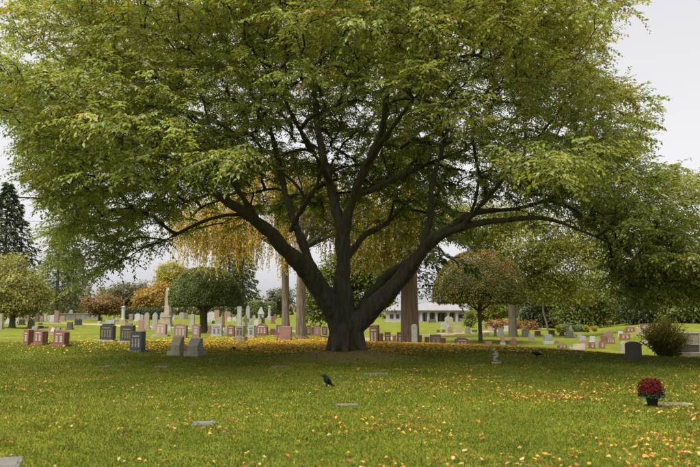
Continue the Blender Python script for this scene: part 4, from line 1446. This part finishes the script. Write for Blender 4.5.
# white gabled tomb in the distance
def gabled_tomb():
    p = col(261.6, 128)
    root = empty('gabled_tomb', p, 'small white gabled tomb in front of the tall hedge', 'tomb')
    s = p.y / F
    H = at(261.6, 306.8, p.y).z - p.z
    W = 6.4 * s / 2
    bm = bmesh.new(); box(bm, -W * .85, W * .85, -W * .8, W * .8, -.1, H * .42); link('wall', bm_mesh('wall', bm), M['lilac'], root)
    bm = bmesh.new()
    prism(bm, [(-W, H * .4), (W, H * .4), (W * .25, H * .9), (0, H), (-W * .25, H * .9)], -W * .95, W * .95)
    link('roof', bm_mesh('roof', bm), M['white'], root)
    bm = bmesh.new(); box(bm, -W * .3, W * .3, -W * .83, -W * .78, 0, H * .34); link('door', bm_mesh('door', bm), M['darkstone'], root)
gabled_tomb()

# low wall far left, with coping stones told apart
def low_wall():
    a, c = col(58, 122), col(103, 122)
    root = empty('stone_wall', (a.x, 122, a.z), 'low grey stone wall under the far conifers', 'wall')
    L = c.x - a.x
    n = 9
    for k in range(n):
        bm = bmesh.new()
        x0, x1 = L * k / n, L * (k + 1) / n - .04
        box(bm, x0, x1, -.25, .25, -.2, .85 + random.uniform(-.03, .03))
        bevel(bm, .03)
        link('wall_block', bm_mesh('wall_block', bm), M['grey'], root)
        bm = bmesh.new()
        box(bm, x0 - .02, x1 + .03, -.33, .33, .89, 1.02)
        link('coping', bm_mesh('coping', bm), M['sand'], root)
low_wall()

# monument at the right edge: slab, block and step
def right_monument():
    p = hit(690, 357)
    root = empty('family_monument', p, 'wide flat topped stone monument with block and step by the shrub', 'monument', None, R(6))
    s = p.y / F
    def bx_(name, x0, x1, y0, y1, z0, z1, mat, bv=.02):
        bm = bmesh.new(); box(bm, x0, x1, y0, y1, z0, z1); bevel(bm, bv); link(name, bm_mesh(name, bm), M[mat], root)
    u = lambda px: (px - 690) * s
    bx_('step', u(677), u(712), -.32, .75, -.1, .19, 'sand')
    bx_('front_block', u(679), u(698.5), -.12, .22, .192, .46, 'darkstone')
    bx_('block_cap', u(678.6), u(699), -.14, .24, .462, .50, 'grey', .012)
    bx_('tablet', u(681), u(706), .30, .62, .192, .88, 'sand')
    bx_('tablet_cap', u(680.4), u(707), .27, .65, .882, .94, 'lilac', .015)
right_monument()

# ------------------------------------------------------------------ flat markers in the grass
MARKERS = []
def flat_marker(label, px, py, wpx, dep, mat, rz=0, name='flat_marker', cat='grave marker', h=.012):
    p = hit(px, py)
    W = wpx * p.y / F
    MARKERS.append((p.x, p.y, W, dep, R(rz)))
    root = empty(name, p, label, cat, None, R(rz))
    bm = bmesh.new()
    box(bm, -W / 2, W / 2, -dep / 2, dep / 2, -.1, h)
    bevel(bm, .012)
    link('slab', bm_mesh('slab', bm), M[mat], root)
    bm = bmesh.new()
    box(bm, -W * .40, W * .40, -dep * .36, dep * .36, h - .01, h + .004)
    link('plate', bm_mesh('plate', bm), M['marker'], root)
    return root
flat_marker('flat grey grave marker sunk in the near lawn', 204, 423.6, 22, .36, 'marker', 6)
flat_marker('flat pale grave marker left of the mound', 281, 367, 20, .5, 'marker', 12)
flat_marker('flat grave marker at the right foot of the mound', 376, 374, 24, .4, 'marker', 0)
flat_marker('flat pale grave marker behind the potted red flowers', 667, 404.6, 44, .32, 'grey', -2)
flat_marker('flat dark grave marker between the mound and the near lawn', 347, 405.5, 24, .3, 'darkstone', 8)
flat_marker('flat grave marker on the lawn before the dark green gravestone', 107, 366.5, 9, .5, 'marker', 0)
flat_marker('flat grave marker before the mossy slant marker', 162, 367.2, 14, .5, 'marker', 0)
flat_marker('flat pale ledger behind the crest right of the dome tree', 533, 348.2, 16, .8, 'grey', 10)
flat_marker('flat dark ledger among leaves right of the pale ridged trunk', 319.5, 341.4, 14, .9, 'pink', 0)
flat_marker('grey stone kerb slab at the lawn edge', -2, 467, 40, .9, 'marker', 20, 'kerb_slab', 'kerb')

# ------------------------------------------------------------------ crows
def loft(bm, secs, seg=12):
    """secs: (cx, cz, ry, rz, tilt) along x ; closed ends"""
    rings = []
    for cx, cz, ry, rz, tl in secs:
        ring = []
        for k in range(seg):
            a = 2 * math.pi * k / seg
            yy, zz = ry * math.cos(a), rz * math.sin(a)
            ring.append(bm.verts.new((cx + zz * math.sin(tl), yy, cz + zz * math.cos(tl))))
        rings.append(ring)
    for a, b_ in zip(rings, rings[1:]):
        for k in range(seg):
            bm.faces.new((a[k], a[(k + 1) % seg], b_[(k + 1) % seg], b_[k]))
    bm.faces.new(rings[0][::-1]); bm.faces.new(rings[-1])

def crow(label, px, py, secs, scale, rz, legs, wing):
    p = hit(px, py)
    root = empty('crow', p, label, 'crow', None, R(rz))
    bm = bmesh.new()
    loft(bm, [(a * scale, b_ * scale, c * scale, d * scale, t) for a, b_, c, d, t in secs])
    for lx, lz in legs:
        for sy in (-1, 1):
            V, Fc = tube_arrays(np.array([(lx * scale, sy * .035 * scale, lz * scale), (lx * scale - .01, sy * .035 * scale, lz * .5 * scale), (lx * scale, sy * .035 * scale, 0.0), (lx * scale - .05 * scale, sy * .035 * scale, -.005)]), [.010 * scale, .006 * scale, .006 * scale, .004 * scale], 5)
            vs = [bm.verts.new(v) for v in V]
            for f in Fc: bm.faces.new([vs[i] for i in f])
    # folded wings
    for sy in (-1, 1):
        pts = [(x * scale, sy * y * scale, z * scale) for x, y, z in wing]
        vs = [bm.verts.new(q) for q in pts]
        vs2 = [bm.verts.new((q[0], q[1] + sy * .012 * scale, q[2])) for q in pts]
        bm.faces.new(vs); bm.faces.new(vs2[::-1])
        for i in range(len(vs)):
            bm.faces.new((vs[i], vs2[i], vs2[(i + 1) % len(vs)], vs[(i + 1) % len(vs)]))
    me = bm_mesh('body', bm, None, True)
    link('body', me, M['crow'], root)
    return root

# upright crow facing left; beak towards -x
crow('black crow standing upright on the lawn before the mound', 325.5, 387.5,
     [(-.135, .268, .004, .003, 0), (-.10, .273, .012, .012, 0), (-.075, .278, .026, .028, .1), (-.045, .284, .036, .040, .3), (-.018, .265, .042, .044, .7), (.0, .225, .056, .058, .9), (.03, .175, .072, .075, .9), (.075, .125, .066, .066, .9), (.115, .085, .045, .042, .9), (.15, .06, .036, .018, .8), (.215, .022, .034, .010, .7)],
     .88, 18, [(.035, .12)], [(.0, .062, .235), (.05, .078, .19), (.12, .062, .11), (.20, .02, .035), (.12, .05, .07), (.04, .072, .11)])
low = [(-.235, .062, .004, .003, 0), (-.20, .072, .012, .011, 0), (-.175, .082, .026, .026, 0), (-.14, .094, .034, .034, 0), (-.105, .104, .040, .040, .1), (-.06, .118, .060, .056, .1), (0, .125, .072, .066, 0), (.06, .122, .064, .056, 0), (.11, .112, .045, .034, 0), (.16, .100, .038, .016, 0), (.26, .072, .040, .008, 0)]
lw = [(-.08, .062, .14), (.02, .08, .16), (.12, .06, .135), (.22, .02, .10), (.10, .06, .09), (-.04, .07, .09)]
crow('black crow leaning forward to feed near the small statue', 537, 358.6, [(-.225, .168, .004, .003, 0), (-.19, .176, .011, .010, 0), (-.165, .186, .024, .026, 0), (-.13, .190, .032, .034, 0), (-.10, .182, .036, .042, .1), (-.06, .168, .050, .055, .2), (-.01, .155, .060, .066, .2), (.05, .150, .054, .056, .2), (.10, .142, .040, .036, .2), (.15, .132, .034, .016, .15), (.25, .112, .034, .008, .1)], .95, 8, [(0.0, .13)], [(-.08, .05, .19), (.02, .064, .195), (.12, .046, .165), (.21, .016, .125), (.10, .046, .125), (-.04, .058, .13)])
crow('black crow hunched low in the yellow leaves left of the mound', 233.5, 350.6, low, .8, 70, [(0.0, .09)], lw)

# ------------------------------------------------------------------ small kneeling statue
def statue():
    p = hit(496.5, 363.6)
    root = empty('kneeling_statue', p, 'small weathered stone statue of a hunched kneeling figure', 'statue', None, R(-12))
    bm = bmesh.new()
    lathe(bm, [(.15, -.05), (.15, .035), (.135, .05), (.12, .055)], 14)
    link('plinth', bm_mesh('plinth', bm), M['grey'], root)
    J = [((.03, 0, .13), .085), ((.05, 0, .22), .078), ((.02, 0, .30), .072), ((-.03, 0, .345), .030), ((-.065, 0, .395), .060), ((-.07, 0, .44), .056),
         ((.0, -.07, .31), .034), ((-.05, -.085, .24), .028), ((-.10, -.03, .30), .022),
         ((.0, .07, .31), .034), ((-.05, .085, .24), .028), ((-.10, .03, .30), .022),
         ((-.06, -.06, .15), .050), ((-.075, -.06, .085), .038), ((.06, -.06, .075), .036),
         ((-.06, .06, .15), .050), ((-.075, .06, .085), .038), ((.06, .06, .075), .036)]
    E = [(0, 1), (1, 2), (2, 3), (3, 4), (4, 5), (2, 6), (6, 7), (7, 8), (2, 9), (9, 10), (10, 11), (0, 12), (12, 13), (13, 14), (0, 15), (15, 16), (16, 17)]
    me = bpy.data.meshes.new('figure')
    me.from_pydata([j[0] for j in J], E, [])
    o = link('figure', me, M['statue'], root)
    sk = o.modifiers.new('skin', 'SKIN')
    for v, j in zip(me.skin_vertices[0].data, J):
        v.radius = (j[1] * 1.08, j[1] * 1.08)
    me.skin_vertices[0].data[0].use_root = True
    sb = o.modifiers.new('sub', 'SUBSURF'); sb.levels = 2; sb.render_levels = 2
    o.location = (0, 0, .012)
statue()

# ------------------------------------------------------------------ potted chrysanthemum
def mum():
    p = hit(652.5, 406.3)
    root = empty('potted_chrysanthemum', p, 'potted dark red chrysanthemum in a black pot on the lawn', 'potted plant')
    bm = bmesh.new()
    lathe(bm, [(.072, 0), (.075, .004), (.098, .135), (.108, .137), (.108, .16), (.094, .16), (.09, .13)], 20)
    link('pot', bm_mesh('pot', bm, None, True), M['pot'], root)
    n = 1500
    v = unit(rng.normal(0, 1, (n, 3))); v[:, 2] = np.abs(v[:, 2]) * 1.3 - .5
    r = rng.uniform(.55, 1, (n, 1)) ** .5
    P = np.array([0, 0, .25]) + v * r * np.array([.19, .19, .19])
    D = v + rng.normal(0, .5, (n, 3)); N = v * .5 + rng.normal(0, .5, (n, 3)) + np.array([0, 0, .6])
    L = rng.uniform(.03, .06, n)
    tag(link('foliage', leaf_mesh('foliage', P, D, N, L, L * .6, rng.uniform(0, 1, n)), M['leaf_mum'], root), kind='stuff')
    # one bloom: three tiers of petals
    bm = bmesh.new()
    for tier, (cnt_, rr, zz, up) in enumerate(((12, .026, 0, .35), (10, .02, .006, .8), (7, .012, .011, 1.6))):
        for k in range(cnt_):
            a = 2 * math.pi * k / cnt_ + tier * .3
            ca, sa = math.cos(a), math.sin(a)
            wv = rr * .3
            q = [(0, 0, zz), (ca * rr * .6 - sa * wv, sa * rr * .6 + ca * wv, zz + rr * .25 * up), (ca * rr, sa * rr, zz + rr * .5 * up), (ca * rr * .6 + sa * wv, sa * rr * .6 - ca * wv, zz + rr * .25 * up)]
            bm.faces.new([bm.verts.new(c) for c in q])
    me = bm_mesh('bloom', bm, M['bloom'])
    for k in range(95):
        a = k * 2.399
        zf = 1 - (k + .5) / 95 * 1.3
        rf = math.sqrt(max(0, 1 - zf * zf))
        d = Vector((rf * math.cos(a), rf * math.sin(a), zf)) + Vector(rng.normal(0, .06, 3))
        if d.x > .55 and zf < .6 and random.random() < .75: continue      # leafier right side
        o = link('bloom', me, None, root)
        o.location = Vector((-.015, 0, .275)) + Vector((d.x * .19, d.y * .19, d.z * .165))
        o.rotation_euler = d.to_track_quat('Z', 'Y').to_euler()
        s = random.uniform(.85, 1.25)
        o.scale = (s, s, s)
mum()

def pink_flower(label, px, py, h):
    p = hit(px, py)
    root = empty('pink_flower', p, label, 'flower')
    link('stem', tubes_mesh('stem', [tube_arrays(np.array([(0, 0, -.03), (.01, 0, h * .5), (0, 0, h)]), [.008, .007, .006], 6)]), M['leaf_mum'], root)
    bm = bmesh.new()
    for t in range(3):
        for k in range(9):
            a = 2 * math.pi * k / 9 + t * .35
            r_ = .085 - .02 * t
            ca, sa = math.cos(a), math.sin(a)
            z = h + .01 * t
            bm.faces.new([bm.verts.new(c) for c in ((0, 0, z), (ca * r_ * .6 - sa * .028, sa * r_ * .6 + ca * .028, z + .02 + .02 * t), (ca * r_, sa * r_, z + .03 + .02 * t), (ca * r_ * .6 + sa * .028, sa * r_ * .6 - ca * .028, z + .02 + .02 * t))])
    link('bloom', bm_mesh('bloom', bm, M['bloom_pink']), None, root)
pink_flower('bright pink flower at the left edge of the mound', 316.5, 359, .13)

def grave_flag():
    p = hit(277, 341.0)
    root = empty('pink_posy', p, 'small pink posy in dark vase left of the plain pinkish slab', 'flowers')
    bm = bmesh.new(); lathe(bm, [(.05, -.02), (.045, .1), (.07, .2), (.06, .2)], 10); link('vase', bm_mesh('vase', bm, None, True), M['pink'], root)
    n = 60
    v = unit(rng.normal(0, 1, (n, 3)))
    P = np.array([0, 0, .28]) + v * .07
    tag(link('bloom', leaf_mesh('bloom', P, v, rng.normal(0, 1, (n, 3)), .05, .05, np.zeros(n)), M['bloom_pink'], root), kind='stuff')
grave_flag()

# ------------------------------------------------------------------ pavilion in the distance
def pavilion():
    Y = 150.0
    o = col(432, Y)
    s = Y / F
    gz = o.z
    root = empty('cemetery_pavilion', o, 'low white columned pavilion with pale grey hipped roof', 'building')
    X = lambda px: (px - 432) * s
    Z = lambda py: at(432, py, Y).z - gz
    def bx_(name, x0, x1, y0, y1, z0, z1, mat, parent=root, bv=0):
        bm = bmesh.new(); box(bm, x0, x1, y0, y1, z0, z1)
        if bv: bevel(bm, bv)
        return link(name, bm_mesh(name, bm), M[mat], parent)
    ze = Z(312.2)
    zr = Z(302.2)
    bx_('floor_slab', X(386), X(468), -1.2, 9, -.3, .18, 'sand')
    wl = bx_('wall', X(388), X(466), 1.6, 9, .18, ze, 'bwall')
    # dark glazed bays behind the columns
    for a, c in ((421.5, 425.2), (429.5, 433.4), (437, 445), (449, 454)):
        f = bx_('window', X(a), X(c), 1.50, 1.62, .25, ze - .25, 'glass', wl)
        bx_('mullion', (X(a) + X(c)) / 2 - .05, (X(a) + X(c)) / 2 + .05, 1.44, 1.498, .25, ze - .25, 'bwall', f)
    f = bx_('window', X(459.6), X(465), 1.50, 1.62, .9, ze - .5, 'glass', wl)
    for px in (390, 396):
        bx_('window', X(px), X(px + 3.6), 1.50, 1.62, .8, 1.7, 'glass', wl)
    for px in (420.4, 427.4, 435.4, 447, 455.4):
        cn = bx_('column', X(px) - .24, X(px) + .24, -.9, -.42, .18, ze - .02, 'bwall', root, .03)
        bx_('capital', X(px) - .34, X(px) + .34, -1.0, -.32, ze - .3, ze - .03, 'bwall', cn)
    bx_('fascia', X(417), X(458.5), -1.15, 1.58, ze, ze + .38, 'bwall')
    bx_('fascia', X(386), X(416.8), 1.2, 9.2, ze - .05, ze + .2, 'bwall')
    bx_('fascia', X(458.8), X(467.5), 1.2, 9.2, ze - .05, ze + .2, 'bwall')
    # hipped roofs
    def hip(x0, x1, y0, y1, z0, z1, rid0, rid1, yr):
        bm = bmesh.new()
        v = [bm.verts.new(c) for c in ((x0, y0, z0), (x1, y0, z0), (x1, y1, z0), (x0, y1, z0), (rid0, yr, z1), (rid1, yr, z1))]
        for f in ((0, 1, 5, 4), (1, 2, 5), (2, 3, 4, 5), (3, 0, 4), (3, 2, 1, 0)): bm.faces.new([v[i] for i in f])
        return link('roof', bm_mesh('roof', bm), M['roof'], root)
    hip(X(384.5), X(470), .6, 10.2, ze + .385, zr - .2, X(398), X(458), 5.4)
    hip(X(415.5), X(460), -1.7, 6.5, ze + .39, zr, X(428), X(447), 3.0)
    # a low dark hedge at the foot
    bx_('planter', X(427), X(434), -2.4, -1.6, -.2, .7, 'darkstone', root, .05)
pavilion()

# ------------------------------------------------------------------ grass blades
_lat = rng.uniform(0, 1, (256, 256))
def vnoise(x, y, sc_, seed=0):
    x = x * sc_ + seed * 17.3 + 500; y = y * sc_ + seed * 9.1 + 500
    xi, yi = np.floor(x).astype(int), np.floor(y).astype(int)
    fx, fy = sstep(x - xi), sstep(y - yi)
    g = lambda a, b: _lat[a % 256, b % 256]
    return (g(xi, yi) * (1 - fx) + g(xi + 1, yi) * fx) * (1 - fy) + (g(xi, yi + 1) * (1 - fx) + g(xi + 1, yi + 1) * fx) * fy

def grass():
    def batch(n, y0, y1, pw):
        u = rng.uniform(0, 1, n)
        Y = (y0 ** pw + u * (y1 ** pw - y0 ** pw)) ** (1 / pw)
        X = rng.uniform(-1, 1, n) * (Y * .60 + 1.2)
        return X, Y
    X, Y = batch(430000, 5.2, 36, .5)
    # patchy growth
    keep = np.ones(len(X), bool)
    d = np.hypot((X - TX) / 1.6, (Y - TY + 1.2) / 2.1)
    keep &= rng.uniform(0, 1, len(X)) < np.clip((d - .7) * 1.2, .12, 1)
    for mx, my, mw, md_, mr in MARKERS:
        cx, sx = math.cos(mr), math.sin(mr)
        lx, ly = (X - mx) * cx + (Y - my) * sx, -(X - mx) * sx + (Y - my) * cx
        keep &= ~((np.abs(lx) < mw * .47) & (np.abs(ly) < md_ * .45))
    X, Y = X[keep], Y[keep]
    n = len(X)
    Z = terrain(X, Y)
    sc_ = (Y / 8) ** .55
    patch = .6 * vnoise(X, Y, 1.6) + .4 * vnoise(X, Y, 4.5, 1)
    big = .7 * vnoise(X, Y, .35, 2) + .3 * vnoise(X, Y, .9, 3)
    tuft = vnoise(X, Y, 2.6, 5)
    h = rng.uniform(.018, .046, n) * (0.55 + .7 * patch) * (1 + .9 * np.clip(tuft - .78, 0, 1) * 4) * (1 + .25 * (sc_ - 1))
    wd = rng.uniform(.0034, .0068, n) * sc_
    a = rng.uniform(0, 2 * math.pi, n)
    la = rng.uniform(0, 2 * math.pi, n)
    ln = h * rng.uniform(.2, 1.1, n)
    b1 = np.stack([X + np.cos(a) * wd, Y + np.sin(a) * wd, Z - .004], 1)
    b2 = np.stack([X - np.cos(a) * wd, Y - np.sin(a) * wd, Z - .004], 1)
    tp = np.stack([X + np.cos(la) * ln, Y + np.sin(la) * ln, Z + h], 1)
    V = np.stack([b1, b2, tp], 1).reshape(-1, 3)
    Fc = np.arange(3 * n).reshape(-1, 3)
    t = np.clip(.02 + .45 * patch + .50 * big + rng.normal(0, .12, n), 0, .9)
    dry = np.clip(vnoise(X, Y, .8, 7) * .6 + vnoise(X, Y, 2.5, 8) * .4 - .55, 0, 1)
    t = np.where(rng.uniform(0, 1, n) < .015 + dry * .9, 1.0, t)
    o = link('lawn_grass', npmesh('lawn_grass', V, Fc, np.repeat(t, 3)), M['blade'])
    tag(o, 'short mown green grass blades covering the lawn', 'grass', kind='stuff')
grass()

# ------------------------------------------------------------------ fallen leaves
def leaf_tint(n):
    return np.clip(rng.choice([.1, .22, .45, .6, .75, .88, .97], n, p=[.12, .20, .20, .16, .13, .11, .08]) + rng.normal(0, .04, n), 0, .99)

def fallen():
    n = 700000
    Y = (6 ** 1.0 + rng.uniform(0, 1, n) * (44 - 6))
    X = rng.uniform(-1, 1, n) * (Y * .62 + 1)
    u = 350 + F * X / Y
    rt = np.hypot(X - TX, (Y - TY))
    # density in leaves per square metre
    fg = 74.0 * np.clip((u - 20) / 420, .3, 1.25) * np.exp(-((Y - 10.5) / 7.5) ** 2) + 3.0
    behind = 190 * np.exp(-((Y - 33.0) / 4.8) ** 2) * np.exp(-((u - 390) / 170) ** 2)
    left = 36 * np.exp(-((Y - 30.5) / 4.5) ** 2) * np.exp(-((u - 225) / 80) ** 2)
    pile = 70 * np.exp(-((X + 2.7) / 1.6) ** 2 - ((Y - 37.6) / 1.6) ** 2)
    ring = 9 * np.exp(-((rt - 2.2) / 1.6) ** 2)
    cn = .5 * vnoise(X, Y, .7, 11) + .5 * vnoise(X, Y, 2.2, 12)
    clump = 3.2 * np.clip(cn - .18, 0, 1) ** 2 * 1.6
    rho = (fg * clump + behind + left + pile + ring)
    area = (44 - 6) * 2 * (Y * .62 + 1) / n
    keep = rng.uniform(0, 1, n) < rho * area
    over = rho * area
    X, Y = X[keep], Y[keep]
    Z = terrain(X, Y)
    m = len(X)
    print('fallen', m)
    a = rng.uniform(0, 2 * math.pi, m)
    T = leaf_tint(m)
    far = Y > 26
    T[far] = np.clip(rng.choice([.35, .55, .65, .75], far.sum()) + rng.normal(0, .05, far.sum()), 0, .9)
    lift = np.where(Y < 36, rng.uniform(.034, .062, m), .03)
    P = np.stack([X, Y, Z + lift], 1)
    D = np.stack([np.cos(a), np.sin(a), rng.normal(0, .22, m)], 1)
    N = np.stack([rng.normal(0, .32, m), rng.normal(0, .32, m), np.ones(m)], 1)
    L = rng.uniform(.032, .074, m) * np.where(far, 1.7, 1)
    fold = rng.uniform(-.2, .3)
    # the largest in view become single things
    order = np.argsort(Y / L)
    big = order[:280]
    rest = np.setdiff1d(np.arange(m), big)
    fr = rest[far[rest]]
    rest = rest[~far[rest]]
    o = link('leaf_carpet', leaf_mesh('leaf_carpet', P[fr], D[fr], N[fr], L[fr], L[fr] * .6, T[fr], .18), M['leaf_carpet'])
    tag(o, 'golden carpet of fallen leaves on the lawn behind the big tree', 'leaves', kind='stuff')
    o = link('leaf_litter', leaf_mesh('leaf_litter', P[rest], D[rest], N[rest], L[rest], L[rest] * .6, T[rest], .18, True), M['leaf_fallen'])
    tag(o, 'scatter of small yellow and orange fallen leaves over the lawn', 'leaves', kind='stuff')
    shapes = {}
    names = [(.16, 'red brown fallen leaf lying curled on the near lawn', 'red'), (.33, 'orange fallen leaf lying on the near lawn', 'orange'), (.68, 'yellow fallen leaf lying on the near lawn', 'yellow'), (.83, 'pale yellow fallen leaf lying on the near lawn', 'pale'), (2, 'tan dry fallen leaf lying on the near lawn', 'tan')]
    mt = {'red': .1, 'orange': .24, 'yellow': .55, 'pale': .74, 'tan': .9}
    for i in big:
        for lim, lab, key in names:
            if T[i] < lim: break
        kk = (key, int(rng.integers(0, 3)))
        if kk not in shapes:
            cz = [(.1, .16), (.28, .3), (-.1, .2)][kk[1]]
            # nine-vertex leaf with curl, midrib fold and stalk
            w_ = [0, .20, .30, .22, 0]
            x_ = [0, .22, .5, .78, 1.0]
            V = []
            for xx, ww in zip(x_, w_):
                zc = cz[1] * (xx - .5) ** 2 * (1 if kk[1] != 2 else -1)
                V += [(xx, ww, zc + cz[0] * ww), (xx, 0, zc), (xx, -ww, zc + cz[0] * ww * .8)]
            Fc = []
            for r_ in range(4):
                for c_ in range(2):
                    a0 = r_ * 3 + c_
                    Fc.append([a0, a0 + 1, a0 + 4, a0 + 3])
            Fc.append([1, 1 + 0, 1, 1]) if False else None
            V = np.array(V)
            V[:, 0] -= .5
            nv = len(V)
            V = np.concatenate([V, [(-.5, .012, .0), (-.5, -.012, .0), (-.78, -.03, .03), (-.78, -.01, .03)]])
            Fc.append([nv, nv + 1, nv + 2, nv + 3])
            shapes[kk] = npmesh('fallen_leaf', V, np.array(Fc), np.full(len(V), mt[key]))
            shapes[kk].materials.append(M['leaf_fallen'])
        o = link('fallen_leaf', shapes[kk], None)
        tag(o, lab, 'leaf', 'fallen leaves on the near lawn')
        o.location = P[i]
        nrm = Vector(N[i]).normalized()
        q = nrm.to_track_quat('Z', 'Y')
        o.rotation_euler = (q @ Vector((0, 0, 1)).rotation_difference(Vector((0, 0, 1)))).to_euler()
        o.rotation_mode = 'QUATERNION'
        from mathutils import Quaternion
        o.rotation_quaternion = q @ Quaternion((0, 0, 1), a[i])
        s = L[i] * 1.05
        o.scale = (s, s, s)
fallen()
